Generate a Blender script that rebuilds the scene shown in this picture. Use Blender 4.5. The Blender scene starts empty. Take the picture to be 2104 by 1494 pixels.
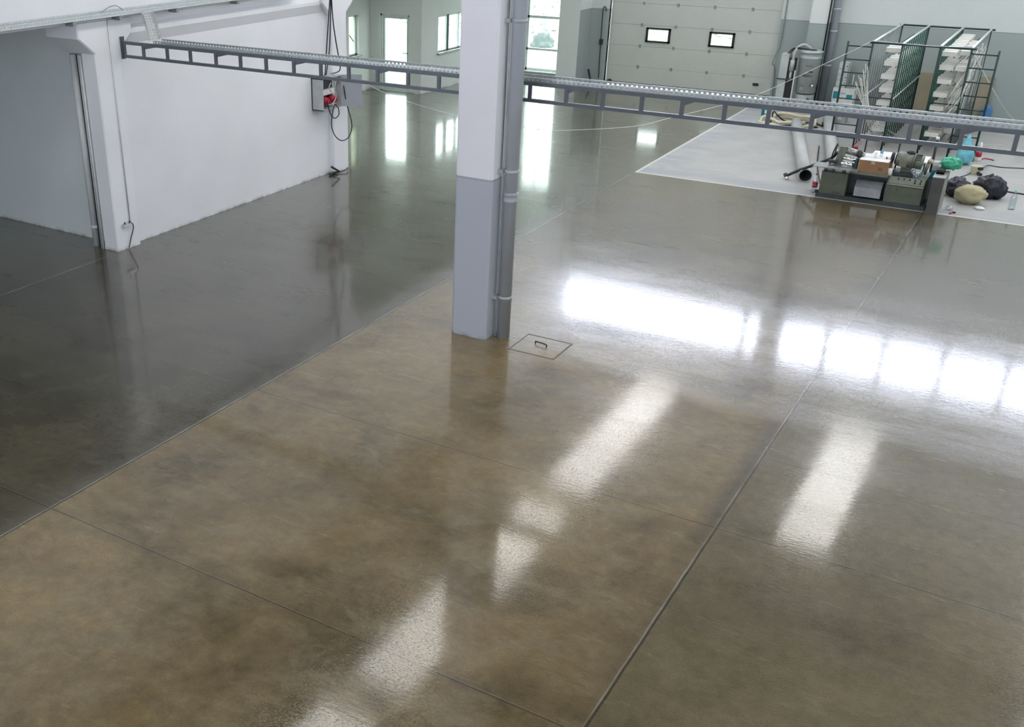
import bpy, math, random
from mathutils import Vector, Matrix, noise
random.seed(4)
C = bpy.context.scene
COL = C.collection
# ------------------------------------------------------------------ camera
FPX, PX, PY = 2143.97, 780.75, 821.61          # focal length and principal point in pixels (2104 x 1494)
RC = Matrix(((0.83731, -0.23994, 0.49127), (0.54672, 0.37285, -0.74972), (-0.00328, 0.89633, 0.44337)))
EYE = Vector((0, 0, 5.0))
cam_d = bpy.data.cameras.new('camera'); cam = bpy.data.objects.new('camera', cam_d); COL.objects.link(cam)
cam.matrix_world = Matrix.Translation(EYE) @ RC.to_4x4()
cam_d.sensor_fit = 'HORIZONTAL'; cam_d.sensor_width = 36.0; cam_d.lens = FPX / 2104 * 36.0
cam_d.shift_x = (1052 - PX) / 2104; cam_d.shift_y = (PY - 747) / 2104
cam_d.clip_start = 0.05; cam_d.clip_end = 300
C.camera = cam
# ------------------------------------------------------------------ world, colour
C.view_settings.view_transform = 'Standard'; C.view_settings.look = 'None'
C.view_settings.gamma = 1.0; C.view_settings.use_curve_mapping = False
C.view_settings.exposure = 0.0
C.cycles.adaptive_threshold = 0.06
C.cycles.max_bounces = 6; C.cycles.diffuse_bounces = 3; C.cycles.glossy_bounces = 3
C.cycles.transparent_max_bounces = 8; C.cycles.sample_clamp_indirect = 6.0
C.cycles.caustics_reflective = False; C.cycles.caustics_refractive = False
W = bpy.data.worlds.new('sky'); C.world = W; W.use_nodes = True
W.node_tree.nodes['Background'].inputs[0].default_value = (0.92, 1.0, 0.975, 1)
W.node_tree.nodes['Background'].inputs[1].default_value = 7.5
L_ROOF = 6.7        # daylight in the translucent roof strips
L_BACK = 16.0        # high windows in the far wall
L_SIDE = 2.4         # high windows in the right wall
L_FRONT = 4.95        # high windows behind the camera, and the added panel under the deck

# pixel of the photograph -> a point on the floor (or level z), on a plane x=X, on a plane y=Y
def ray(u, v): return RC @ Vector(((u - PX) / FPX, -(v - PY) / FPX, -1.0))
def fl(u, v, z=0.0):
    d = ray(u, v); return EYE + d * ((z - EYE.z) / d.z)
def onX(u, v, X):
    d = ray(u, v); return EYE + d * (X / d.x)
def onY(u, v, Y):
    d = ray(u, v); return EYE + d * (Y / d.y)

# ------------------------------------------------------------------ materials
def newmat(name):
    m = bpy.data.materials.new(name); m.use_nodes = True
    return m, m.node_tree, m.node_tree.nodes['Principled BSDF']
def mat(name, col, rough=0.5, metal=0.0, var=0.08, scale=6.0, bump=0.0, alpha=1.0, trans=0.0, spec=0.5):
    m, nt, b = newmat(name)
    n = nt.nodes.new('ShaderNodeTexNoise'); n.inputs['Scale'].default_value = scale; n.inputs['Detail'].default_value = 5
    tc = nt.nodes.new('ShaderNodeTexCoord'); nt.links.new(tc.outputs['Object'], n.inputs['Vector'])
    r = nt.nodes.new('ShaderNodeMapRange'); r.inputs['From Min'].default_value = .3; r.inputs['From Max'].default_value = .7
    r.inputs['To Min'].default_value = 1 - var; r.inputs['To Max'].default_value = 1 + var
    nt.links.new(n.outputs['Fac'], r.inputs['Value'])
    mx = nt.nodes.new('ShaderNodeVectorMath'); mx.operation = 'SCALE'; mx.inputs[0].default_value = col
    nt.links.new(r.outputs['Result'], mx.inputs['Scale']); nt.links.new(mx.outputs[0], b.inputs['Base Color'])
    b.inputs['Roughness'].default_value = rough; b.inputs['Metallic'].default_value = metal
    b.inputs['Alpha'].default_value = alpha; b.inputs['Transmission Weight'].default_value = trans
    b.inputs['Specular IOR Level'].default_value = spec
    if bump:
        bp = nt.nodes.new('ShaderNodeBump'); bp.inputs['Strength'].default_value = bump; bp.inputs['Distance'].default_value = .01
        nt.links.new(n.outputs['Fac'], bp.inputs['Height']); nt.links.new(bp.outputs[0], b.inputs['Normal'])
    return m
def emat(name, col, strength):
    m, nt, b = newmat(name)
    b.inputs['Base Color'].default_value = (.8, .8, .8, 1); b.inputs['Roughness'].default_value = .3
    b.inputs['Emission Color'].default_value = (*col, 1); b.inputs['Emission Strength'].default_value = strength
    return m
def glassmat(name, tint=(1, 1, 1), gloss=.08):
    m = bpy.data.materials.new(name); m.use_nodes = True; nt = m.node_tree; nt.nodes.clear()
    o = nt.nodes.new('ShaderNodeOutputMaterial'); t = nt.nodes.new('ShaderNodeBsdfTransparent'); g = nt.nodes.new('ShaderNodeBsdfGlossy')
    t.inputs[0].default_value = (*tint, 1); g.inputs['Roughness'].default_value = .02
    x = nt.nodes.new('ShaderNodeMixShader'); x.inputs[0].default_value = gloss
    nt.links.new(t.outputs[0], x.inputs[1]); nt.links.new(g.outputs[0], x.inputs[2]); nt.links.new(x.outputs[0], o.inputs[0])
    return m
class NG:                                       # tiny helper for arithmetic node graphs
    def __init__(s, nt): s.nt = nt
    def m(s, op, a, b=None, c=None):
        n = s.nt.nodes.new('ShaderNodeMath'); n.operation = op
        for i, v in enumerate((a, b, c)):
            if v is None: continue
            if isinstance(v, (int, float)): n.inputs[i].default_value = v
            else: s.nt.links.new(v, n.inputs[i])
        return n.outputs[0]
    def mix(s, f, a, b):
        n = s.nt.nodes.new('ShaderNodeMix'); n.data_type = 'RGBA'
        for i, v in ((0, f), (6, a), (7, b)):
            if isinstance(v, (int, float)): n.inputs[i].default_value = v
            elif isinstance(v, tuple): n.inputs[i].default_value = (*v, 1)
            else: s.nt.links.new(v, n.inputs[i])
        return n.outputs[2]
    def noise(s, vec, scale, detail=4, rough=.55, stretch=None, dist=0.0):
        n = s.nt.nodes.new('ShaderNodeTexNoise'); n.inputs['Scale'].default_value = scale
        n.inputs['Detail'].default_value = detail; n.inputs['Roughness'].default_value = rough; n.inputs['Distortion'].default_value = dist
        if stretch:
            mp = s.nt.nodes.new('ShaderNodeMapping'); mp.inputs['Scale'].default_value = stretch
            s.nt.links.new(vec, mp.inputs['Vector']); vec = mp.outputs[0]
        s.nt.links.new(vec, n.inputs['Vector']); return n.outputs['Fac']
    def rng(s, v, a, b, c=0.0, d=1.0, smooth=False):
        n = s.nt.nodes.new('ShaderNodeMapRange'); n.clamp = True
        if smooth: n.interpolation_type = 'SMOOTHSTEP'
        s.nt.links.new(v, n.inputs['Value'])
        for i, q in enumerate((a, b, c, d)): n.inputs[i + 1].default_value = q
        return n.outputs[0]

JA = (-11.62, -6.83, -1.74, 3.35)                      # joints that run away from the camera
JB = (5.03, 7.93, 10.78, 13.6, 16.5, 19.4, 22.3, 25.1)  # joints across the hall
def floor_mat():
    m, nt, b = newmat('polished_concrete'); g = NG(nt)
    geo = nt.nodes.new('ShaderNodeNewGeometry'); P = geo.outputs['Position']
    sp = nt.nodes.new('ShaderNodeSeparateXYZ'); nt.links.new(P, sp.inputs[0]); X, Y = sp.outputs[0], sp.outputs[1]
    big = g.noise(P, .33, 5, .6, None, .4); med = g.noise(P, 1.1, 6, .65, None, .6); fine = g.noise(P, 9, 4, .7)
    streak = g.noise(P, 1.0, 5, .6, (.5, 2.6, 1)); grit = g.noise(P, 120, 2, .5)
    a = g.rng(g.m('ADD', g.m('MULTIPLY', big, .6), g.m('MULTIPLY', med, .4)), .40, .60); c = g.rng(g.noise(P, 2.1, 6, .7, (1, 1.3, 1), .3), .47, .66)
    colA = g.mix(a, (.082, .056, .018), (.228, .162, .070))         # warm brown middle lane
    colA = g.mix(g.m('MULTIPLY', c, .6), colA, (.215, .175, .095))
    colL = g.mix(a, (.034, .031, .019), (.084, .072, .044)); colL = g.mix(g.m('MULTIPLY', c, .45), colL, (.10, .09, .064))
    colR = g.mix(a, (.084, .066, .028), (.145, .115, .054)); colR = g.mix(g.m('MULTIPLY', c, .35), colR, (.14, .125, .078))
    left = g.m('LESS_THAN', X, JA[1]); right = g.m('GREATER_THAN', X, JA[2])
    col = g.mix(left, colA, colL); col = g.mix(right, col, colR)
    far = g.rng(Y, 9.5, 16.0, 0, .55, True)
    col = g.mix(g.m('MULTIPLY', far, g.rng(X, -7.2, -6.5, 1.6, 1)), col, g.mix(left, (.048, .041, .024), g.mix(c, (.085, .078, .052), (.13, .12, .085))))                       # the far slabs are greyer and more even
    fn = g.m('MULTIPLY', g.rng(fine, .3, .7, .84, 1.16), g.rng(g.noise(P, 55, 3, .7), .3, .7, .88, 1.12)); vm = nt.nodes.new('ShaderNodeVectorMath'); vm.operation = 'SCALE'
    nt.links.new(col, vm.inputs[0]); nt.links.new(fn, vm.inputs['Scale']); col = vm.outputs[0]
    sc = g.m('MULTIPLY', g.rng(streak, .60, .74), g.rng(med, .5, .62)); col = g.mix(g.m('MULTIPLY', sc, .22), col, (.24, .225, .19))
    # joints
    def band(v, at, w): return g.m('LESS_THAN', g.m('ABSOLUTE', g.m('SUBTRACT', v, at)), w)
    wob = g.m('MULTIPLY', g.m('SUBTRACT', g.noise(P, 3.0, 3), .5), .012)
    Xw, Yw = g.m('ADD', X, wob), g.m('ADD', Y, wob)
    dark = None; pale = None
    for x in JA:
        lim = g.m('LESS_THAN', Y, 10.7) if x < -11 else 1.0
        d = g.m('MULTIPLY', band(Xw, x + .012, .009), lim); p = g.m('MULTIPLY', band(Xw, x - .006, .007), lim)
        d = d; p = g.m('MULTIPLY', p, .6 if x == JA[2] else 1.0)
        dark = d if dark is None else g.m('MAXIMUM', dark, d); pale = p if pale is None else g.m('MAXIMUM', pale, p)
    for y in JB:
        dark = g.m('MAXIMUM', dark, band(Yw, y, .005)); pale = g.m('MAXIMUM', pale, g.m('MULTIPLY', band(Yw, y + .011, .005), .22))
    for y in (6.45, 9.4, 12.2): dark = g.m('MAXIMUM', dark, g.m('MULTIPLY', band(Yw, y, .005), g.m('MULTIPLY', right if y > 9 else left, .5)))
    stain = g.m('MULTIPLY', g.rng(g.m('ABSOLUTE', g.m('SUBTRACT', X, JA[2] - .05)), 0, .16, 1, 0), g.m('MULTIPLY', g.m('LESS_THAN', X, JA[2]), g.rng(big, .4, .55)))
    stain2 = g.m('MULTIPLY', g.rng(g.m('ABSOLUTE', g.m('SUBTRACT', Y, JB[0])), 0, .14, 1, 0), g.rng(med, .45, .6))
    col = g.mix(g.m('MULTIPLY', g.m('MAXIMUM', stain, stain2), .6), col, (.036, .028, .018))
    col = g.mix(g.m('MULTIPLY', dark, .85), col, (.028, .021, .013))
    col = g.mix(g.m('MULTIPLY', pale, g.rng(g.noise(P, 1.6, 5), .35, .62, .1, .95)), col, (.33, .30, .25))
    # unpolished white bay in the far right
    edge = g.m('MINIMUM', g.m('SUBTRACT', Xw, JA[1]), g.m('SUBTRACT', Yw, JB[5]))
    white = g.m('GREATER_THAN', edge, 0.0)
    wc = g.mix(g.rng(med, .35, .65), (.37, .37, .355), (.44, .445, .43))
    wet = g.m('MULTIPLY', g.rng(edge, .1, .9, 1, 0, True), g.rng(streak, .42, .56)); wc = g.mix(g.m('MULTIPLY', wet, .75), wc, (.30, .33, .37))
    wc = g.mix(g.m('LESS_THAN', edge, .05), wc, (.60, .60, .58))
    wc = g.mix(g.m('MULTIPLY', dark, .3), wc, (.3, .3, .28))
    col = g.mix(white, col, wc)
    nt.links.new(col, b.inputs['Base Color'])
    nw = g.m('SUBTRACT', 1.0, white)
    r1 = g.rng(g.noise(P, .9, 5, .7, (.55, 2.4, 1)), .36, .66, .035, .10)
    r1 = g.m('ADD', r1, g.rng(g.noise(P, 75, 2, .5, (.6, 1.4, 1)), .5, .6, 0, .13))
    r2 = g.rng(g.noise(P, 1.3, 5, .75, (.5, 2.6, 1)), .40, .62, .17, .28)
    nt.links.new(g.m('ADD', g.m('MULTIPLY', r2, nw), g.m('MULTIPLY', white, .5)), b.inputs['Roughness'])
    nt.links.new(g.m('ADD', g.m('MULTIPLY', r1, nw), g.m('MULTIPLY', white, .3)), b.inputs['Coat Roughness'])
    nt.links.new(g.m('ADD', g.m('MULTIPLY', nw, 1.0), g.m('MULTIPLY', white, .08)), b.inputs['Coat Weight'])
    b.inputs['IOR'].default_value = 1.5; b.inputs['Coat IOR'].default_value = 1.5;
    zone = g.m('MULTIPLY', g.m('MULTIPLY', g.rng(g.m('ADD', Y, g.noise(P, .9, 5, .7, (.6, 2.0, 1))), 10.6, 11.5, 0, 1, True), g.rng(g.m('ADD', Y, g.m('MULTIPLY', g.noise(P, 1.2, 4), 1.2)), 13.9, 14.6, 1, 0, True)), g.rng(X, -6.0, -4.9, 0, 1, True))
    zone = g.m('MULTIPLY', zone, g.rng(g.noise(P, .8, 5, .7, (.55, 2.2, 1)), .38, .54, .3, 1))
    nt.links.new(g.m('ADD', g.m('MULTIPLY', zone, .75), .10), b.inputs['Specular IOR Level'])
    def bump(h, st, dist):
        bp = nt.nodes.new('ShaderNodeBump'); bp.inputs['Strength'].default_value = st; bp.inputs['Distance'].default_value = dist
        nt.links.new(h, bp.inputs['Height']); return bp.outputs[0]
    h = g.m('MULTIPLY', g.noise(P, 18, 4, .6, (.6, 1.6, 1)), .55); h = g.m('SUBTRACT', h, g.m('MULTIPLY', dark, .7))
    nt.links.new(bump(h, .22, .003), b.inputs['Coat Normal'])
    h2 = g.m('ADD', g.m('MULTIPLY', g.noise(P, 70, 3, .7, (.7, 1.3, 1)), 1.2), h)
    nt.links.new(bump(h2, .6, .004), b.inputs['Normal'])
    return m
def wall_mat(name, grey=None, base=(.84, .86, .90), dado=(.35, .405, .395)):
    """white paint; grey=(z, xmin): grey dado below z where x > xmin"""
    m, nt, b = newmat(name); g = NG(nt)
    geo = nt.nodes.new('ShaderNodeNewGeometry'); P = geo.outputs['Position']
    sp = nt.nodes.new('ShaderNodeSeparateXYZ'); nt.links.new(P, sp.inputs[0])
    n = g.noise(P, .8, 5); col = g.mix(g.rng(n, .3, .7), tuple(c * .95 for c in base), tuple(min(1, c * 1.03) for c in base))
    if grey:
        z, x0 = grey
        k = g.m('MULTIPLY', g.m('LESS_THAN', g.m('ADD', sp.outputs[2], g.m('MULTIPLY', n, .012)), z + .006), g.m('GREATER_THAN', sp.outputs[0], x0))
        line = g.m('MULTIPLY', k, g.m('GREATER_THAN', sp.outputs[2], z - .025))
        col = g.mix(k, col, dado); col = g.mix(g.m('MULTIPLY', line, .45), col, tuple(q * .6 for q in dado))
    # grubby foot of the wall
    d = g.m('MULTIPLY', g.rng(sp.outputs[2], 0, .05, 1, 0), g.rng(g.noise(P, 6, 5), .42, .6))
    col = g.mix(g.m('MULTIPLY', d, .6), col, (.16, .15, .13))
    nt.links.new(col, b.inputs['Base Color']); b.inputs['Roughness'].default_value = .55
    bp = nt.nodes.new('ShaderNodeBump'); bp.inputs['Strength'].default_value = .15; bp.inputs['Distance'].default_value = .004
    nt.links.new(g.noise(P, 14, 4), bp.inputs['Height']); nt.links.new(bp.outputs[0], b.inputs['Normal'])
    return m

M = dict(
    floor=floor_mat(), wall=wall_mat('white_wall_paint'), wallback=wall_mat('wall_paint_with_grey_dado', (1.96, -11.66), (.64, .69, .675)),
    column=wall_mat('column_paint', (1.97, -50), (.85, .86, .92), (.47, .505, .575)), pier=wall_mat('pier_paint', (1.96, -11.66), (.72, .76, .745)),
    room=wall_mat('side_room_paint', None, (.84, .87, .84)),
    nook=wall_mat('under_deck_paint', None, (.70, .76, .76)),
    ceil=mat('ceiling_panels', (.48, .51, .51), .7, 0, .04, 1.5),
    concrete=mat('roof_beam', (.42, .42, .41), .7, 0, .06, 2),
    steel=mat('grey_painted_steel', (.115, .13, .15), .38, .35, .08, 9),
    zinc=mat('galvanised_sheet', (.68, .72, .72), .36, .6, .12, 30),
    zincmid=mat('tray_sheet', (.48, .52, .52), .34, .8, .12, 30), zincdark=mat('dull_zinc', (.30, .33, .33), .45, .6, .12, 20),
    pipe=mat('grey_pvc_pipe', (.40, .43, .48), .34, 0, .04, 3),
    pipe2=mat('light_grey_plastic_tube', (.42, .43, .42), .5, 0, .08, 3),
    pipein=mat('tube_bore', (.04, .045, .045), .8),
    conduit=mat('white_conduit', (.62, .66, .66), .4), black=mat('black_rubber', (.012, .014, .015), .45),
    darkgrey=mat('dark_grey_plastic', (.05, .058, .062), .5), door=mat('door_sheet_white', (.58, .61, .56), .42, 0, .03, 2),
    doorline=mat('door_joint', (.28, .30, .28), .6), hinge=mat('hinge_zinc', (.30, .33, .32), .4, .5),
    frame=mat('white_window_frame', (.74, .80, .78), .35), sill=mat('grey_stone_sill', (.46, .49, .46), .4),
    green=mat('green_powder_coat', (.006, .085, .055), .38, .15, .2, 8), greendark=mat('dark_green_steel', (.016, .045, .040), .4, .3),
    rackgrey=mat('grey_rack_bar', (.21, .24, .235), .4, .35), board=mat('off_white_coated_board', (.74, .74, .69), .45, 0, .05, 5),
    olive=mat('worn_grey_green_machine_paint', (.115, .135, .098), .42, .1, .18, 7, .1),
    olive2=mat('light_grey_green_casting', (.20, .22, .18), .42, .15, .15, 9), machdark=mat('machine_bed_grey', (.05, .062, .066), .4, .4, .25, 5),
    chrome=mat('polished_steel', (.78, .80, .80), .12, 1.0, .03), cast=mat('brushed_steel', (.33, .345, .33), .34, .7, .12, 14),
    hood=mat('grey_steel_hood', (.30, .32, .34), .28, .5, .12, 8),
    card=mat('brown_cardboard', (.32, .185, .10), .75, 0, .08, 6), cardtan=mat('tan_fibreboard', (.30, .27, .19), .7, 0, .08, 2),
    paper=mat('white_paper', (.80, .80, .78), .6), red=mat('red_plastic', (.42, .015, .04), .35), teal=mat('teal_print', (.0, .27, .34), .45),
    tealpale=mat('pale_teal_print', (.35, .56, .60), .5), blue=mat('blue_bag_film', (.10, .24, .50), .3), cream=mat('cream_hose', (.62, .57, .40), .45, 0, .08, 9),
    sack=mat('beige_cloth', (.42, .38, .24), .8, 0, .1, 8, .3), bin=mat('black_bag_film', (.012, .015, .025), .42, 0, .3, 10, .3),
    aqua=mat('blue_carrier_film', (.16, .48, .60), .22, 0, .25, 9, .2), greenbag=mat('green_carrier_film', (.05, .46, .27), .22, 0, .3, 9, .2),
    clear=glassmat('clear_plastic', (.86, .93, .95), .18), glass=glassmat('window_glass', (.93, .98, .97), .07),
    vac=mat('vacuum_tank_grey', (.40, .45, .44), .3, .2, .05, 4), vac2=mat('vacuum_cabinet_white', (.50, .56, .54), .4), ink=mat('black_ink', (.02, .02, .02), .5),
    cyan=mat('sky_blue_label', (.10, .45, .62), .4), boxgrey=mat('grey_control_box', (.46, .49, .50), .4), darkbox=mat('box_interior', (.05, .06, .065), .6),
    slabtower=mat('brushed_grey_cover', (.085, .09, .085), .35, .5, .12, 6), towerside=mat('worn_pale_grey_metal', (.33, .34, .31), .4, .3, .25, 14),
    rope=mat('white_cord', (.72, .76, .74), .5), sash=mat('pale_strap', (.66, .67, .62), .4), beige=mat('beige_plastic', (.50, .48, .37), .4),
    hatch=mat('steel_hatch_frame', (.10, .085, .055), .5, .5), grass=mat('grassy_bank', (.27, .30, .225), .9, 0, .9, 5.0), dirt=mat('pale_ground', (.40, .43, .42), .9, 0, .15, .6),
    rubble=mat('grey_rubble', (.12, .14, .14), .9, 0, .3, 3), yard=mat('pale_yellow_render', (.42, .42, .26), .8, 0, .08, 2),
    roofstrip=emat('roof_strip_daylight', (1.0, .98, .94), L_ROOF), backwin=emat('high_window_daylight', (.80, .84, 1.0), L_BACK),
    sidewin=emat('side_window_daylight', (.84, .89, 1.0), L_SIDE), roomfill=emat('side_room_added_glow', (.93, 1.0, .95), 4.5), frontwin=emat('front_window_daylight', (.87, .90, 1.0), L_FRONT),
)

# ------------------------------------------------------------------ mesh builder
def catmull(pts, n=8):
    pts = [Vector(p) for p in pts]
    if len(pts) < 3: return pts
    q = [pts[0] * 2 - pts[1]] + pts + [pts[-1] * 2 - pts[-2]]; out = []
    for i in range(1, len(q) - 2):
        for k in range(n):
            t = k / n; a, b, c, d = q[i - 1], q[i], q[i + 1], q[i + 2]
            out.append(.5 * ((2 * b) + (c - a) * t + (2 * a - 5 * b + 4 * c - d) * t * t + (3 * b - a - 3 * c + d) * t ** 3))
    out.append(pts[-1]); return out
def org(o):
    v = Vector((0, 0, 0))
    while o is not None: v += o.location; o = o.parent
    return v
class MB:
    def __init__(s): s.v = []; s.f = []; s.sm = []; s.mi = []; s.cur = 0
    def add(s, vs, fs, smooth=False):
        n = len(s.v); s.v += [Vector(p) for p in vs]
        for f in fs: s.f.append([i + n for i in f]); s.sm.append(smooth); s.mi.append(s.cur)
        return s
    def box(s, x0, x1, y0, y1, z0, z1):
        return s.add([(x, y, z) for z in (z0, z1) for y in (y0, y1) for x in (x0, x1)],
                     [(0, 2, 3, 1), (4, 5, 7, 6), (0, 1, 5, 4), (2, 6, 7, 3), (0, 4, 6, 2), (1, 3, 7, 5)])
    def bbox(s, x0, x1, y0, y1, z0, z1, b=.01):       # box with chamfered vertical edges
        P = [(x0 + b, y0), (x1 - b, y0), (x1, y0 + b), (x1, y1 - b), (x1 - b, y1), (x0 + b, y1), (x0, y1 - b), (x0, y0 + b)]
        return s.prism([(x, y, z0) for x, y in P], (0, 0, z1 - z0))
    def prism(s, poly, d):
        n = len(poly); d = Vector(d); a = [Vector(p) for p in poly]; vs = a + [p + d for p in a]
        return s.add(vs, [tuple(range(n))[::-1], tuple(range(n, 2 * n))] + [(i, (i + 1) % n, n + (i + 1) % n, n + i) for i in range(n)])
    def quad(s, a, b, c, d): return s.add([a, b, c, d], [(0, 1, 2, 3)])
    def tube(s, pts, r, seg=8, caps=True, closed=False):
        pts = [Vector(p) for p in pts]; n = len(pts); rs = r if isinstance(r, (list, tuple)) else [r] * n
        up = None; vs = []
        for i, p in enumerate(pts):
            a = pts[max(i - 1, 0)]; b = pts[min(i + 1, n - 1)]; t = (b - a).normalized()
            if up is None: up = t.orthogonal().normalized()
            up = (up - t * up.dot(t)); up = up.normalized() if up.length > 1e-6 else t.orthogonal().normalized()
            w = t.cross(up)
            for k in range(seg):
                an = 2 * math.pi * k / seg; vs.append(p + (up * math.cos(an) + w * math.sin(an)) * rs[i])
        fs = [(i * seg + k, i * seg + (k + 1) % seg, (i + 1) * seg + (k + 1) % seg, (i + 1) * seg + k) for i in range(n - 1) for k in range(seg)]
        s.add(vs, fs, True)
        if caps:
            m = len(s.v) - len(vs)
            s.f.append([m + k for k in range(seg)][::-1]); s.sm.append(False); s.mi.append(s.cur)
            s.f.append([m + (n - 1) * seg + k for k in range(seg)]); s.sm.append(False); s.mi.append(s.cur)
        return s
    def cyl(s, a, b, r, seg=16, r2=None): return s.tube([a, b], [r, r if r2 is None else r2], seg)
    def ring(s, a, b, ro, ri, seg=24):                # hollow cylinder
        a, b = Vector(a), Vector(b); t = (b - a).normalized(); u = t.orthogonal().normalized(); w = t.cross(u); vs = []
        for p, r in ((a, ro), (b, ro), (b, ri), (a, ri)):
            vs += [p + (u * math.cos(2 * math.pi * k / seg) + w * math.sin(2 * math.pi * k / seg)) * r for k in range(seg)]
        return s.add(vs, [(j * seg + k, j * seg + (k + 1) % seg, ((j + 1) % 4) * seg + (k + 1) % seg, ((j + 1) % 4) * seg + k) for j in range(4) for k in range(seg)], True)
    def lathe(s, c, prof, seg=20):                    # prof: list of (r, z)
        c = Vector(c); vs = [c + Vector((r * math.cos(2 * math.pi * k / seg), r * math.sin(2 * math.pi * k / seg), z)) for r, z in prof for k in range(seg)]
        n = len(prof); m = len(s.v)
        s.add(vs, [(i * seg + k, i * seg + (k + 1) % seg, (i + 1) * seg + (k + 1) % seg, (i + 1) * seg + k) for i in range(n - 1) for k in range(seg)], True)
        s.f.append([m + k for k in range(seg)][::-1]); s.sm.append(False); s.mi.append(s.cur)
        s.f.append([m + (n - 1) * seg + k for k in range(seg)]); s.sm.append(False); s.mi.append(s.cur)
        return s
    def blob(s, c, r, seed=0, amp=.18, freq=2.2, flat=None, u=28, v=18, sharp=0.0):
        c = Vector(c); vs = []
        for i in range(v + 1):
            th = math.pi * i / v
            for k in range(u):
                ph = 2 * math.pi * k / u
                d = Vector((math.sin(th) * math.cos(ph), math.sin(th) * math.sin(ph), math.cos(th)))
                nn = noise.fractal(d * freq + Vector((seed, seed * 1.7, 0)), 1.0, 2.0, 4)
                if sharp: nn = nn * (1 - sharp) - sharp * abs(noise.noise(d * freq * 2 + Vector((0, seed, 3)))) * 1.6
                q = Vector((d.x * r[0], d.y * r[1], d.z * r[2])) * (1 + amp * nn)
                p = c + q
                if flat is not None and p.z < flat: p.z = flat
                vs.append(p)
        return s.add(vs, [(i * u + k, (i + 1) * u + k, (i + 1) * u + (k + 1) % u, i * u + (k + 1) % u) for i in range(v) for k in range(u)], True)
    def perf(s, o, du, dv, nu, nv, fu=.5, fv=.5):     # sheet of nu x nv cells, each with a rectangular hole
        o, du, dv = Vector(o), Vector(du), Vector(dv)
        for i in range(nu):
            for j in range(nv):
                a = o + du * i + dv * j; iu, iv = (1 - fu) / 2, (1 - fv) / 2
                O = [a, a + du, a + du + dv, a + dv]
                I = [a + du * iu + dv * iv, a + du * (1 - iu) + dv * iv, a + du * (1 - iu) + dv * (1 - iv), a + du * iu + dv * (1 - iv)]
                s.add(O + I, [(0, 1, 5, 4), (1, 2, 6, 5), (2, 3, 7, 6), (3, 0, 4, 7)])
        return s
    def build(s, name, m, parent=None, solid=0.0):
        if parent is not None: base = org(parent)
        else:
            xs = [p.x for p in s.v]; ys = [p.y for p in s.v]; base = Vector(((min(xs) + max(xs)) / 2, (min(ys) + max(ys)) / 2, min(p.z for p in s.v)))
        me = bpy.data.meshes.new(name); me.from_pydata([tuple(p - base) for p in s.v], [], s.f)
        for q in (m if isinstance(m, (list, tuple)) else [m]): me.materials.append(M[q])
        me.polygons.foreach_set('use_smooth', s.sm); me.polygons.foreach_set('material_index', s.mi); me.update()
        o = bpy.data.objects.new(name, me); COL.objects.link(o)
        if parent is None: o.location = base
        else: o.parent = parent
        if solid: md = o.modifiers.new('thickness', 'SOLIDIFY'); md.thickness = solid; md.offset = 0
        return o
def tag(o, label=None, cat=None, group=None, kind=None):
    if label: o['label'] = label
    if cat: o['category'] = cat
    if group: o['group'] = group
    if kind: o['kind'] = kind
    return o
def thing(name, label, cat, loc, group=None, kind=None):
    o = bpy.data.objects.new(name, None); o.empty_display_size = .1; COL.objects.link(o); o.location = Vector(loc)
    return tag(o, label, cat, group, kind)
def struct(mb, name, m, label=None): return tag(mb.build(name, m), label, None, None, 'structure')
def B(*a): return MB().box(*a)
def text_mesh(txt, size, m, name, parent, at, xdir, zdir, depth=.002):
    cu = bpy.data.curves.new(name, 'FONT'); cu.body = txt; cu.size = size; cu.extrude = depth; cu.align_x = 'CENTER'; cu.align_y = 'CENTER'
    tmp = bpy.data.objects.new(name, cu); COL.objects.link(tmp)
    dg = bpy.context.evaluated_depsgraph_get(); dg.update()
    me = bpy.data.meshes.new_from_object(tmp.evaluated_get(dg)); COL.objects.unlink(tmp); bpy.data.objects.remove(tmp)
    me.materials.clear(); me.materials.append(M[m])
    o = bpy.data.objects.new(name, me); COL.objects.link(o); o.parent = parent
    x = Vector(xdir).normalized(); z = Vector(zdir).normalized(); n = x.cross(z)
    R = Matrix((x, z, n)).transposed().to_4x4()
    o.matrix_local = Matrix.Translation(Vector(at) - org(parent)) @ R
    return o

# ------------------------------------------------------------------ room shell
struct(B(-14.8, 5.2, -5.2, 28.62, -.2, 0).box(-20, -14.8, -5.2, 24.5, -.2, 0), 'floor', 'floor')
struct(B(-12.0, 5.2, -5.2, 28.65, 8.0, 8.2), 'ceiling', 'ceil')
zs = 3.30
# far wall with big window, sectional door and high windows
w = MB()
w.box(-14.8, -13.57, 28.35, 28.65, 0, 3.5); w.box(-13.57, -12.42, 28.35, 28.65, 0, .17); w.box(-13.57, -12.42, 28.35, 28.65, 3.2, 3.5)
w.box(-12.42, -11.15, 28.35, 28.65, 0, 5.92); w.box(-12.42, -11.75, 28.35, 28.65, 5.92, 8); w.box(-11.15, -6.64, 28.35, 28.65, 4.3, 5.92)
w.box(-11.75, -5.75, 28.35, 28.65, 6.88, 8); w.box(-6.64, 5.2, 28.35, 28.65, 0, 5.92); w.box(-5.75, -5.35, 28.35, 28.65, 5.92, 8)
w.box(-5.35, 3.9, 28.35, 28.65, 6.88, 8); w.box(3.9, 5.2, 28.35, 28.65, 5.92, 8)
struct(w, 'wall_back', 'wallback')
struct(B(5.0, 5.2, -5.2, 28.35, 0, 8), 'wall_right', 'wallback')
struct(B(-11.7, 5.0, -5.2, -5.0, 0, 8), 'wall_front', 'wall')
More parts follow.
